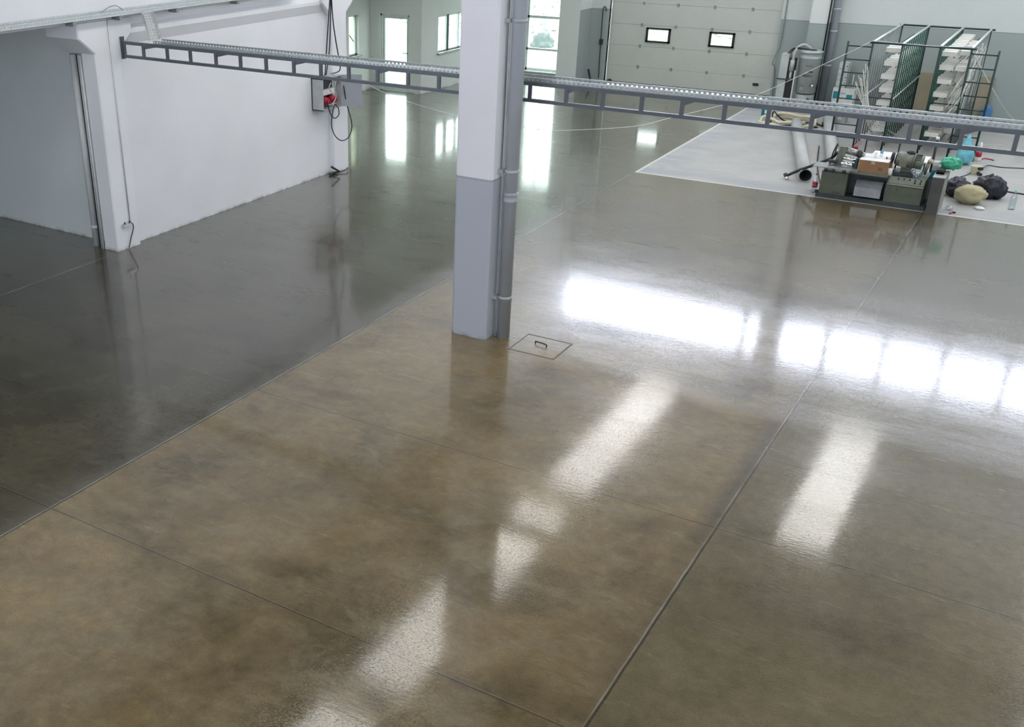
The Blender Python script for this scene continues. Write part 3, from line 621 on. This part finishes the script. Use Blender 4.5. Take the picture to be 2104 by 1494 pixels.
ORD = ['nearest', 'second', 'third', 'fourth', 'fifth', 'sixth', 'seventh', 'eighth', 'ninth', 'tenth', 'eleventh', 'farthest']
LVN = ['first', 'second', 'third', 'fourth', 'fifth', 'sixth', 'lowest']
src = None
def board(x0, x1, y, z, label, group):
    global src
    if src is None:
        m_ = MB(); m_.bbox(-.13, .13, 0, .172, 0, .085, .006); src = m_.build('coated_board', 'board'); o = src
    else: o = src.copy(); COL.objects.link(o)
    o.location = ((x0 + x1) / 2, y + .107, z); o.scale.x = (x1 - x0) / .26
    return tag(o, label, 'board', group)
for li, z in enumerate(LV[:7]):
    zz = z - .084
    for n in range(12):
        y = RY0 + .06 + n * .272
        if li == 0 and n > 1: continue
        j = random.uniform(-.02, .02)
        board(-3.46 + j, -3.205 + j, y, zz, 'white rack board, left bay, %s row from top, %s from front' % (LVN[li], ORD[n]), 'white boards in the left bay of the rack')
    for n in range(12):
        y = RY0 + .06 + n * .272; j = random.uniform(-.015, .015)
        board(-2.445 + j, -2.19 + j, y, zz, 'white rack board, right bay left column, %s row from top, %s from front' % (LVN[li], ORD[n]), 'white boards in the left column of the right bay')
    for n in range(12):
        if (n > 7 and li < 2) or random.random() < .25: continue
        y = RY0 + .06 + n * .272; j = random.uniform(-.01, .01)
        board(-2.16 + j, -1.985 + j, y, zz, 'narrow white rack board, right bay right column, %s row from top, %s from front' % (LVN[li], ORD[n]), 'white boards in the right column of the right bay')
SO = ['first', 'second', 'third', 'fourth', 'fifth', 'sixth', 'seventh', 'eighth', 'ninth', 'tenth', 'eleventh', 'twelfth', 'thirteenth', 'fourteenth', 'fifteenth', 'sixteenth', 'seventeenth', 'eighteenth']
def strap(pts, r, label, group): tag(MB().tube(catmull(pts, 6), r, 5).build('plastic_strap', 'sash'), label, 'strap', group)
for i in range(11):
    a = onY(1754 + 3.0 * i + random.uniform(-2, 2), 176 - 4.2 * i + random.uniform(-14, 6), 23.70); b_ = onY(1772 + 1.3 * i, 212 + random.uniform(-4, 4), 23.62)
    mid = onY(1781 + 2.4 * i, 252 + random.uniform(-3, 3), 23.5); c_ = fl(1796 + 5.5 * i, 284 + random.uniform(-3, 4), .02)
    strap([a, b_, mid, c_], .0065, 'white plastic strap in the tangle at the rack left post, %s from the left' % SO[i], 'straps on the left post of the rack')
for i in range(18):
    a = Vector((-1.90 + random.uniform(0, .05), random.uniform(23.7, 26.6), random.uniform(1.2, 2.05))); e = fl(1868 + i * 5.2, 285 + random.uniform(-5, 6), .02)
    m1 = a.lerp(e, .4) + Vector((.04, -.1, .1)); m2 = a.lerp(e, .75) + Vector((0, 0, -.12)); m2.z = max(m2.z, .06)
    if a.y > RY0: a.x = -1.90; m1.y = min(m1.y, RY0 - .05); m1.x = max(m1.x, -2.1)
    strap([a, m1, m2, e], .007, 'white strap trailing from the right side of the rack, %s from left at the floor' % SO[i], 'straps on the right side of the rack')
for i in range(8):
    a = Vector((-1.915, 23.95 + i * .36, random.uniform(1.7, 2.1)))
    strap([a, a + Vector((.02, random.uniform(-.4, .4), -.5)), a + Vector((.0, random.uniform(-.5, .5), -1.2))], .006, 'thin white strand over the right lattice of the rack, %s from the front' % SO[i], 'strands over the right lattice side')
for i in range(3):
    pts = [fl(1790 + q * 45, 281 + i * 3 + q * 3.2 + random.uniform(-1.5, 1.5), .02) for q in range(7)]
    strap(pts, .007, 'white plastic strap on the floor before the rack, %s from the rack' % SO[2 - i], 'straps on the floor before the rack')

# things around the rack
tag(B(-3.32, -2.6, 28.24, 28.34, 0, .97).build('fibreboard_sheet', 'cardtan'), 'left tan board leaning on the far wall behind the rack', 'board')
tag(MB().prism([(-2.55, 28.22, 0), (-2.55, 28.33, 0), (-2.55, 28.34, .98), (-2.55, 28.3, .98)], (.85, 0, 0)).build('fibreboard_sheet', 'cardtan'), 'right tan board leaning on the far wall near the blue sack', 'board')
tag(MB().bbox(-1.80, -1.58, 27.9, 28.15, 0, .34, .03).blob((-1.69, 28.02, .34), (.08, .09, .07), 2, .3, 3).build('blue_sack', 'blue'), 'blue printed sack standing against the far wall right of the rack', 'sack')
# cartons
def carton(x0, x1, y0, y1, z0, z1, label, cols=('paper', 'teal', 'tealpale'), name='carton'):
    o = thing(name, label, 'box', ((x0 + x1) / 2, (y0 + y1) / 2, z0)); B(x0, x1, y0, y1, z0, z1).build('carton_body', cols[0], o)
    h_ = z1 - z0; wd = x1 - x0
    B(x0 + .02, x0 + wd * .34, y0 - .004, y0, z0 + h_ * .12, z0 + h_ * .72).build('printed_panel', cols[1], o)
    B(x0 + wd * .66, x1 - .03, y0 - .004, y0, z0 + h_ * .12, z0 + h_ * .52).build('printed_panel', cols[1], o)
    B(x0 + wd * .38, x0 + wd * .62, y0 - .004, y0, z0 + h_ * .5, z0 + h_ * .66).build('printed_panel', cols[2], o)
    return o
carton(-5.02, -4.55, 27.75, 28.1, .0, .26, 'white and teal carton, lower of two stacked behind the rack ladder'); carton(-5.03, -4.54, 27.75, 28.1, .262, .54, 'white and teal carton, upper of two stacked behind the rack ladder')
st = thing('drawer_unit', 'small pale grey drawer unit standing on the teal cartons', 'drawers', (-4.9, 27.9, .542)); B(-5.0, -4.78, 27.8, 28.1, .542, 1.12).build('case', 'boxgrey', st)
for z in (.60, .73, .86, .99):
    d_ = B(-4.99, -4.79, 27.785, 27.80, z, z + .11).build('drawer', 'conduit', st); B(-4.82, -4.80, 27.77, 27.785, z + .045, z + .07).build('knob', 'black', d_)
tr = thing('paint_tray', 'grey paint tray with a white upright handle on the teal cartons', 'tray', (-4.65, 27.95, .542)); MB().prism([(-4.76, 27.82, .542), (-4.56, 27.82, .542), (-4.59, 27.82, .62), (-4.73, 27.82, .62)], (0, .25, 0)).build('pan', 'zincdark', tr); B(-4.665, -4.645, 27.93, 27.95, .60, .85).build('handle', 'paper', tr)
o = thing('carton', 'small pale carton with a grey label on the floor near the grey tubes', 'box', (-4.48, 26.4, 0)); B(-4.60, -4.38, 26.3, 26.55, 0, .22).build('carton_body', 'boxgrey', o); B(-4.55, -4.47, 26.295, 26.3, .08, .16).build('printed_panel', 'paper', o)
o = thing('bucket', 'teal and white bucket on the floor beside the coiled hose', 'bucket', (-6.19, 26.25, 0))
MB().lathe((-6.19, 26.25, 0), [(.075, 0), (.085, .17), (.09, .2)], 20).build('pail', 'teal', o); B(-6.17, -6.12, 26.155, 26.17, .07, .15).build('printed_panel', 'paper', o)

# ------------------------------------------------------------------ industrial vacuum
vc = thing('industrial_vacuum', 'tall grey industrial vacuum with cylindrical tank beside the garage door', 'vacuum', (-5.6, 27.4, 0))
cx, cy = -5.60, 27.42
MB().lathe((cx, cy, .42), [(.20, 0), (.235, .02), (.235, .22), (.245, .225), (.245, .80), (.255, .81), (.255, .83), (.245, .84), (.245, .93), (.265, .94), (.265, .965), (.22, .99), (.10, 1.01), (.02, 1.01)], 32).build('tank', 'vac', vc)
MB().lathe((cx, cy, .18), [(.21, 0), (.22, .02), (.22, .2), (.2, .22)], 28).build('dust_drum', 'vac', vc)
for dx in (-.17, .17):
    for dy in (-.15, .15): MB().cyl((cx + dx - .015, cy + dy, .05), (cx + dx + .015, cy + dy, .05), .05, 12).build('wheel', 'black', vc)
B(cx - .2, cx + .2, cy - .18, cy + .18, .10, .17).build('undercarriage', 'black', vc)
MB().tube([(cx + .05, cy - .24, .2), (cx + .17, cy - .30, .32), (cx + .12, cy - .32, .34)], .014, 6).build('pedal', 'black', vc)
MB().cyl((cx + .14, cy - .2, .62), (cx + .23, cy - .28, .63), .035, 10).build('clamp', 'chrome', vc)
MB().cyl((cx - .05, cy - .25, .55), (cx - .05, cy - .235, .55), .045, 14).build('inlet_cap', 'zincdark', vc)
cb = B(-6.24, -6.06, 27.25, 27.55, .08, 1.30).build('cabinet', 'vac2', vc)
B(-6.27, -5.92, 27.2, 27.28, .71, .735).build('shelf', 'darkgrey', cb)
B(-6.06, -5.92, 27.3, 27.5, .05, 1.2).build('rear_frame', 'black', vc)
MB().cyl((-5.965, 27.25, .92), (-5.965, 27.25, 1.17), .055, 14).build('filter_canister', 'vac', vc)
MB().cyl((-5.965, 27.25, .70), (-5.965, 27.25, .92), .03, 12).build('filter_neck', 'vac2', vc)
B(-5.87, -5.84, 27.16, 27.19, .05, .95).build('push_bar', 'conduit', vc)
MB().tube(catmull([(-5.965, 27.27, 1.16), (-5.955, 27.28, 1.34), (-5.90, 27.33, 1.47), (-5.78, 27.38, 1.52), (-5.66, 27.4, 1.46), (-5.62, 27.42, 1.42)]), .034, 12).build('suction_hose', 'pipe2', vc)
for k2 in range(2): MB().tube(catmull([(-6.12 + .05 * k2, 27.35, 1.30), (-6.02 + .04 * k2, 27.33, 1.42), (-5.85, 27.28, 1.455 - .02 * k2), (-5.6, 27.24, 1.44), (-5.47, 27.3, 1.43)]), .014, 8).build('air_line', 'black', vc)
text_mesh('BEEKO', .075, 'ink', 'lettering', vc, (cx + .045, cy - .249, .845), (1, 0, 0), (0, 0, 1)); text_mesh('W 3CC4', .045, 'ink', 'lettering', vc, (cx + .05, cy - .249, 1.07), (1, 0, 0), (0, 0, 1))
B(cx + .06, cx + .15, cy - .25, cy - .236, .93, .955).build('badge', 'ink', vc)

# ------------------------------------------------------------------ hoses and tubes on the white bay
hs = thing('coiled_hose', 'coiled cream vacuum hose lying on the white floor', 'hose', (-5.5, 25.6, 0))
def loop(cx, cy, rx, ry, ph0, ph1, z, n=22, wob=.05):
    return [(cx + rx * math.cos(ph0 + (ph1 - ph0) * i / n) + wob * math.sin(i * 1.3), cy + ry * math.sin(ph0 + (ph1 - ph0) * i / n), z + .02 * math.sin(i)) for i in range(n + 1)]
P1 = loop(-5.5, 25.55, .62, .62, .3, 6.3, .05) + loop(-5.45, 25.65, .50, .50, .2, 5.6, .11)[1:]
MB().tube(catmull(P1, 4), .034, 10).build('hose', 'cream', hs); MB().ring((-5.0, 25.75, .06), (-4.94, 25.9, .06), .05, .03).build('hose_cuff', 'darkgrey', hs)
pz = [fl(1583, 252, .03), fl(1586, 240, .10), fl(1590, 229, .22), fl(1597, 236, .20), fl(1608, 246, .08), fl(1625, 252, .1), fl(1650, 253, .09), fl(1672, 252, .04), fl(1688, 258, .03), fl(1690, 252, .03)]
tag(MB().tube(catmull(pz), .018, 8).build('cable', 'black'), 'black cable looped over the coiled cream hose', 'cable')
tag(MB().tube(catmull([fl(1583, 257, .06), fl(1600, 258, .02), fl(1630, 257, .02), fl(1660, 258, .02), fl(1680, 262, .02)]), .016, 8).build('cable', 'black'), 'black cable lying straight in front of the coiled cream hose', 'cable')
def bigtube(a, b, r, label):
    o = thing('plastic_tube', label, 'tube', (a[0], a[1], 0)); a = Vector(a); b = Vector(b); d = (b - a).normalized()
    MB().ring(a, b, r, r - .008, 32).build('tube_wall', 'pipe2', o)
    MB().ring(a - d * .0, a + d * .10, r + .006, r + .0005, 32).build('socket_end', 'pipe2', o); MB().ring(a + d * .01, b, r - .0085, r - .012, 32).build('bore', 'pipein', o)
bigtube((-3.90, 20.38, .118), (-5.22, 25.2, .118), .115, 'left of two long grey tubes lying on the white floor, open end to the camera')
bigtube((-3.60, 21.3, .125), (-4.80, 26.5, .125), .122, 'right of two long grey tubes, running behind the grey-green machine')
tag(MB().tube(catmull([fl(1683, 300, .02), fl(1680, 325, .02), fl(1680, 345, .02), fl(1683, 365, .02), fl(1686, 380, .02)]), .012, 6).build('cable', 'black'), 'thin black cable lying between the two long grey tubes', 'cable')
# black wand
wd = thing('suction_wand', 'bent black wand reaching from the machine out over the white floor', 'wand', (-4.27, 20.4, 0))
MB().tube(catmull([(-4.23, 20.42, .07), (-4.02, 20.45, .20), (-3.9, 20.3, .28), (-3.6, 20.1, .47), (-3.42, 19.95, .60), (-3.34, 19.9, .72)]), [.026] * 41, 10).build('hose', 'black', wd)
MB().cyl((-4.28, 20.44, .10), (-4.24, 20.42, .04), .035, 10).build('elbow', 'darkgrey', wd); MB().lathe((-4.22, 20.38, .0), [(.02, 0), (.035, .01), (.035, .05), (.02, .06)], 12).build('tip', 'chrome', wd)

# ------------------------------------------------------------------ grey-green machine
mc = thing('grinding_machine', 'grey-green workshop machine with electric motor on the edge of the white floor', 'machine', (-2.6, 19.9, 0))
B(-3.50, -1.74, 19.44, 20.35, 0.005, .075).build('base_plate', 'machdark', mc)
bl = MB(); bl.bbox(-3.465, -3.03, 19.47, 20.2, .075, .45, .008); bl = bl.build('left_cabinet', 'olive', mc)
for x, z in ((-3.12, .11), (-3.16, .115), (-3.22, .26), (-3.08, .42), (-3.22, .11)): MB().cyl((x, 19.469, z), (x, 19.46, z), .01, 8).build('screw', 'black', bl)
bl = MB().prism([(-2.40, 19.47, .075), (-2.40, 20.25, .075), (-2.40, 20.25, .48), (-2.40, 19.60, .48), (-2.40, 19.50, .385), (-2.40, 19.47, .37)], (.58, 0, 0)).build('right_cabinet', 'olive', mc)
pn = MB().prism([(-2.385, 19.505, .395), (-2.385, 19.60, .487), (-2.385, 19.605, .482), (-2.385, 19.51, .39)], (.55, 0, 0)).build('control_panel', 'olive2', bl)
for i in range(5):
    for j in range(2):
        if j == 0 and i < 3: continue
        x = -2.24 + i * .088; y = 19.575 - (1 - j) * .035; z = .46 - (1 - j) * .035
        MB().cyl((x, y, z), (x, y - .012, z + .014), .013, 10).build('button', 'black', pn)
B(-2.385, -1.835, 19.462, 19.472, .355, .368).build('ledge', 'machdark', bl)
for x in (-2.33, -2.22): MB().cyl((x, 19.471, .31), (x, 19.462, .31), .010, 8).build('screw', 'black', bl)
B(-3.03, -2.40, 19.75, 20.2, .075, .50).build('bed', 'machdark', mc)
B(-3.03, -2.40, 19.50, 20.2, .47, .51).build('bed_top', 'olive2', mc)
MB().prism([(-2.89, 19.48, .10), (-2.89, 19.72, .10), (-2.89, 19.72, .36), (-2.89, 19.58, .36), (-2.89, 19.48, .255), ], (.43, 0, 0)).build('hood', 'hood', mc)
B(-3.62, -2.88, 19.40, 19.75, .53, .545).build('work_table', 'cast', mc)
for x in (-3.42, -3.3, -3.12): MB().cyl((x, 19.55, .45), (x, 19.55, .53), .03, 10).build('table_foot', 'olive2', mc)
MB().prism([(-3.34, 19.72, .545), (-3.22, 19.72, .545), (-3.16, 19.72, .86), (-3.28, 19.72, .86)], (0, .05, 0)).build('headstock', 'olive2', mc)
MB().cyl((-3.22, 19.78, .80), (-2.98, 19.78, .76), .058, 18).build('spindle', 'cast', mc)
MB().cyl((-2.98, 19.78, .76), (-2.93, 19.78, .755), .072, 16).build('chuck', 'machdark', mc); MB().cyl((-2.93, 19.78, .755), (-2.87, 19.78, .745), .045, 14).build('chuck_nose', 'cast', mc)
MB().cyl((-3.2, 19.70, .68), (-2.93, 19.70, .65), .032, 14).build('guide_rod', 'chrome', mc); MB().cyl((-3.2, 19.62, .60), (-2.97, 19.62, .585), .036, 14).build('guide_rod', 'chrome', mc)
B(-2.98, -2.94, 19.56, 19.74, .545, .69).build('tailstock', 'machdark', mc)
MB().tube([(-3.40, 19.70, .545), (-3.38, 19.72, .75), (-3.34, 19.74, .90)], .012, 8).build('lever', 'black', mc); MB().tube([(-3.32, 19.68, .90), (-3.36, 19.66, .65)], .010, 8).build('lever', 'black', mc)
MB().cyl((-3.42, 19.68, .60), (-3.28, 19.68, .60), .03, 12).build('knob', 'machdark', mc)
# motor
mt = MB(); mt.cyl((-2.36, 19.85, .745), (-2.08, 19.85, .725), .125, 28); mt = mt.build('motor', 'olive2', mc)
fn = MB(); fn.cyl((-2.08, 19.85, .725), (-1.95, 19.85, .715), .118, 28); fn.cyl((-2.10, 19.85, .727), (-2.085, 19.85, .726), .135, 28); fn = fn.build('fan_cover', 'olive2', mt)
for i in range(6):
    an = math.radians(205 + i * 14); y = 19.85 + .119 * math.cos(an); z = .722 - .119 * math.sin(an)
    B(-2.06, -1.975, y - .006, y + .004, z - .005, z + .005).build('vent_slot', 'black', fn)
B(-2.30, -2.18, 19.70, 19.76, .64, .74).build('terminal_box', 'olive2', mt); MB().cyl((-2.36, 19.85, .745), (-2.385, 19.85, .747), .10, 20).build('end_bell', 'machdark', mt)
MB().cyl((-2.455, 19.85, .752), (-2.41, 19.85, .75), .085, 20).build('pulley', 'black', mt)
MB().lathe((-2.12, 19.85, .83), [(.02, 0), (.03, .01), (.03, .04), (.01, .06)], 12).build('lifting_eye', 'black', mt)
B(-2.27, -2.12, 19.78, 19.95, .53, .64).build('motor_foot', 'olive', mc); B(-2.36, -2.05, 19.68, 20.05, .48, .54).build('motor_plate', 'machdark', mc)
MB().tube([(-1.90, 19.95, .50), (-1.885, 19.95, .63), (-1.87, 19.95, .72)], [.022, .03, .018], 10).build('coolant_pipe', 'zincdark', mc); MB().cyl((-1.89, 19.94, .73), (-1.81, 19.94, .735), .035, 12).build('coolant_tap', 'beige', mc)
B(-2.95, -2.38, 20.12, 20.16, .93, .965).build('tool_rail', 'olive', mc); MB().cyl((-2.94, 20.14, .5), (-2.94, 20.14, .94), .014, 8).build('rail_post', 'black', mc); MB().cyl((-2.40, 20.14, .5), (-2.40, 20.14, .94), .014, 8).build('rail_post', 'black', mc)
MB().cyl((-2.71, 20.10, .95), (-2.71, 20.10, 1.0), .022, 10).build('rail_knob', 'chrome', mc)
MB().cyl((-3.53, 19.50, .09), (-3.47, 19.50, .09), .025, 10).build('foot_clamp', 'black', mc)
# things lying on the machine
bx = thing('cardboard_box', 'brown cardboard box with white paper on top, standing on the grey-green machine', 'box', (-2.68, 19.8, .512))
B(-2.90, -2.44, 19.53, 20.08, .512, .715).build('carton_body', 'card', bx); B(-2.90, -2.44, 19.53, 20.08, .715, .722).build('top_sheet', 'paper', bx)
B(-2.71, -2.65, 19.526, 19.53, .66, .722).build('tape', 'beige', bx)
for i in range(4): B(-2.58 + (i % 2) * .035, -2.565 + (i % 2) * .035, 19.527, 19.53, .60 - (i // 2) * .03, .615 - (i // 2) * .03).build('print_mark', 'ink', bx)
o = thing('drinks_cup', 'small clear plastic cup on the cardboard box', 'cup', (-2.70, 19.78, .722)); MB().lathe((-2.70, 19.78, .722), [(.018, 0), (.02, .05), (.028, .09)], 14).build('cup_wall', 'clear', o)
def bottle(x, y, z, h, r, label, band, cap='blue', liquid=None):
    o = thing('plastic_bottle', label, 'bottle', (x, y, z))
    MB().lathe((x, y, z), [(r * .9, 0), (r, .01), (r, h * .2), (r * .94, h * .45), (r, h * .6), (r * .7, h * .76), (r * .32, h * .9), (r * .3, h * .94)], 18).build('bottle_wall', 'clear', o)
    if band: MB().ring((x, y, z + h * .40), (x, y, z + h * .62), r * 1.02, r, 18).build('bottle_label', band, o)
    MB().cyl((x, y, z + h * .94), (x, y, z + h), r * .34, 12).build('cap', cap, o)
    if liquid: MB().cyl((x, y, z + .01), (x, y, z + liquid), r * .9, 14).build('drink', 'black', o)
    return o
bottle(-2.63, 19.92, .722, .15, .026, 'small clear water bottle with blue label on the cardboard box', 'cyan')
tag(MB().ring((-2.53, 19.80, .735), (-2.51, 19.80, .735), .02, .01, 12).build('masking_ring', 'black'), 'small black ring lying on the cardboard box', 'ring')
o = MB().blob((-2.0, 19.72, .56), (.10, .09, .075), 5, .35, 3, .485, sharp=.4); tag(o.build('plastic_wrap', 'clear'), 'crumpled clear plastic wrap on the right end of the machine', 'plastic wrap')
bottle(-1.95, 19.86, .49, .2, .035, 'clear bottle standing behind the crumpled wrap on the machine', None, 'green')
o = thing('paper_roll', 'white paper roll standing between cardboard box and motor', 'paper roll', (-2.43, 19.66, .49)); MB().lathe((-2.405, 19.60, .49), [(.04, 0), (.042, .12), (.01, .122)], 18).build('roll', 'paper', o)
tag(MB().blob((-2.16, 19.84, .865), (.07, .05, .03), 9, .5, 3, sharp=.3).build('glove', 'bin'), 'dark work glove lying on top of the motor', 'glove')
# white sheet behind machine
tb = thing('side_table', 'white topped table standing behind the grey-green machine', 'table', (-2.35, 20.7, 0))
B(-2.88, -1.95, 20.42, 20.95, .58, .60).build('tabletop', 'paper', tb)
for x in (-2.85, -1.98):
    for y in (20.45, 20.92): MB().cyl((x, y, 0), (x, y, .58), .013, 8).build('leg', 'black', tb)
# black post in front of the rack
o = thing('steel_post', 'thin black post standing on a foot behind the right end of the machine', 'post', (-1.87, 20.55, 0)); MB().cyl((-1.87, 20.55, 0), (-1.878, 20.55, 1.01), .022, 8).build('pole', 'black', o)
MB().lathe((-1.87, 20.55, 0), [(.06, 0), (.06, .008), (.02, .012)], 14).build('foot', 'black', o); MB().cyl((-1.878, 20.55, .985), (-1.878, 20.55, 1.03), .03, 10).build('wrapping', 'paper', o)

# tower box at right of the machine
tw = thing('steel_cabinet', 'narrow upright grey steel box at the right end of the machine', 'cabinet', (-1.6, 19.7, 0))
B(-1.71, -1.53, 19.36, 19.95, 0.0, .60).build('body', 'slabtower', tw); B(-1.715, -1.525, 19.37, 19.955, .60, .612).build('top_plate', 'towerside', tw); B(-1.53, -1.522, 19.37, 19.95, 0.0, .60).build('side_panel', 'towerside', tw)
gr = MB()
for i in range(6): gr.box(-1.70, -1.58, 19.62 + i * .04, 19.64 + i * .04, .612, .68)
gr.box(-1.70, -1.58, 19.62, 19.84, .612, .64); tag(gr.build('heat_sink', 'black'), 'black finned block on top of the narrow grey steel box', 'heat sink')
o = thing('carton', 'tall white and teal carton standing behind the machine near the black post', 'box', (-1.77, 20.1, 0))
B(-1.81, -1.72, 20.0, 20.15, .0, .72).build('carton_body', 'boxgrey', o); B(-1.812, -1.718, 19.995, 20.0, .42, .58).build('printed_panel', 'teal', o); B(-1.812, -1.718, 19.994, 20.0, .66, .72).build('printed_panel', 'paper', o)
gb = MB().blob((-1.53, 19.97, .735), (.17, .12, .115), 11, .35, 2.6, .614, 32, 22, .3)
tag(gb.build('carrier_bag', 'greenbag'), 'crumpled green plastic bag on top of the narrow grey steel box', 'bag')

# ------------------------------------------------------------------ litter on the right
sk = MB().blob((-1.17, 20.42, .15), (.25, .20, .17), 21, .20, 1.6, 0, 36, 24, .2)
tag(sk.build('cloth_sack', 'sack'), 'stuffed beige cloth sack lying in front of the black bags', 'sack')
tag(MB().blob((-1.43, 20.85, .14), (.22, .22, .19), 31, .35, 2.2, 0, 36, 24, .45).build('rubbish_bag', 'bin'), 'left crumpled black bag, between the steel box and the beige sack', 'bag')
tag(MB().blob((-.93, 21.02, .17), (.27, .24, .24), 37, .35, 2.0, 0, 36, 24, .45).build('rubbish_bag', 'bin'), 'right and larger black bag, behind the beige sack', 'bag')
bottle(-.51, 20.38, 0, .33, .055, 'large clear water bottle standing alone on the white floor at the right', None, 'cyan')
tag(MB().blob(fl(2012, 428, .02), (.08, .06, .03), 5, .5, 3.5, 0, 20, 12, .4).build('crumpled_paper', 'paper'), 'crumpled white paper on the floor below the beige sack', 'paper')
tag(MB().blob(fl(1950, 428, .03), (.06, .05, .05), 8, .5, 3, 0, 18, 12, .4).build('plastic_wrap', 'clear'), 'crumpled clear wrap on the floor beside the narrow steel box', 'plastic wrap')
o = thing('wire_connector', 'small red and black connector on the floor at the edge of the white bay', 'connector', fl(1953, 438)); a = fl(1951, 439, .012); b_ = fl(1957, 436, .012)
MB().cyl(a, b_, .014, 8).build('red_half', 'red', o); MB().cyl(b_, b_ + Vector((.05, .0, 0)), .014, 8).build('black_half', 'black', o)
o = thing('extension_socket', 'beige extension socket block with black plugs on the white floor', 'socket', fl(2003, 357)); 
s_ = MB(); s_.bbox(-1.40, -1.22, 22.66, 22.86, 0, .15, .03); s_.build('socket_block', 'beige', o); MB().cyl((-1.27, 22.68, .12), (-1.20, 22.64, .13), .03, 10).build('plug', 'black', o); MB().cyl((-1.26, 22.66, .04), (-1.20, 22.58, .03), .03, 10).build('plug', 'black', o)
tag(MB().tube(catmull([(-1.22, 22.66, .11), fl(2030, 340, .03), fl(2060, 344, .01), fl(2104, 346, .01), fl(2140, 350, .01)]), .010, 6).build('cable', 'darkgrey'), 'dark cable running right from the beige extension socket', 'cable')
tag(MB().tube(catmull([(-1.38, 22.70, .02), fl(1985, 360, .01), fl(1972, 364, .01), fl(1960, 370, .01)]), .010, 6).build('cable', 'darkgrey'), 'dark cable curving left from the beige extension socket', 'cable')
tag(MB().cyl(fl(2057, 392, .012), fl(2130, 403, .012), .012, 8).build('steel_rod', 'black'), 'thin black rod lying on the white floor at the right edge', 'rod')
# blue carrier bag hanging on the rack ladder and things beside it
bg = MB(); prof = [(.0, .02), (.08, .0), (.15, .05), (.165, .16), (.14, .28), (.08, .40), (.03, .52), (.012, .56)]
bg.lathe((-1.60, 23.45, .02), prof, 20)
for p_ in bg.v: p_.x += .02 * noise.noise(p_ * 9); p_.y += .03 * noise.noise(p_ * 7 + Vector((3, 0, 0)))
tag(bg.build('carrier_bag', 'aqua'), 'blue plastic carrier bag standing at the right foot of the rack', 'bag')
o = thing('cleaner_bottle', 'white and red cleaner bottle behind the blue carrier bag', 'bottle', (-1.40, 23.95, 0))
MB().lathe((-1.40, 23.95, 0), [(.05, 0), (.055, .02), (.055, .22), (.03, .3), (.02, .36)], 16).build('bottle_wall', 'paper', o); MB().ring((-1.40, 23.95, .08), (-1.40, 23.95, .18), .057, .055, 16).build('bottle_label', 'red', o)
tag(MB().tube(catmull([(-1.33, 24.1, .01), (-1.28, 24.14, .02), (-1.2, 24.16, .01), (-1.12, 24.1, .01)]), .012, 6).build('tape_strip', 'red'), 'red strip of tape on the floor right of the rack', 'tape')
tag(MB().tube(catmull([fl(1757, 296, .02), fl(1762, 291, .05), fl(1768, 287, .03)]), .012, 6).build('tape_strip', 'red'), 'red strip on the floor at the left foot of the rack', 'tape')
o = thing('drinks_can', 'red and white drinks can lying left of the rack foot', 'can', fl(1756, 304)); a = fl(1752, 303, .035); b_ = fl(1763, 304, .035)
MB().cyl(a, b_, .033, 14).build('can_wall', 'red', o)
# drink bottle at the left end of the machine
o = thing('drinks_bottle', 'clear drinks bottle with a red label beside the left end of the machine', 'bottle', (-3.585, 19.72, 0))
MB().lathe((-3.585, 19.72, 0), [(.042, 0), (.047, .02), (.044, .08), (.048, .13), (.046, .19), (.03, .25), (.014, .30), (.013, .32)], 18).build('bottle_wall', 'clear', o)
bl_ = MB().ring((-3.585, 19.72, .10), (-3.585, 19.72, .185), .0485, .046, 18).build('bottle_label', 'red', o); MB().cyl((-3.585, 19.72, .32), (-3.585, 19.72, .34), .016, 12).build('cap', 'red', o)
text_mesh('Coca-Cola', .019, 'paper', 'lettering', bl_, (-3.585, 19.668, .142), (1, 0, 0), (0, 0, 1), .0008)
tag(MB().tube([fl(1655, 390, .01), fl(1668, 391, .01)], .008, 6).build('straw', 'paper'), 'short white stick on the floor near the drinks bottle', 'stick')
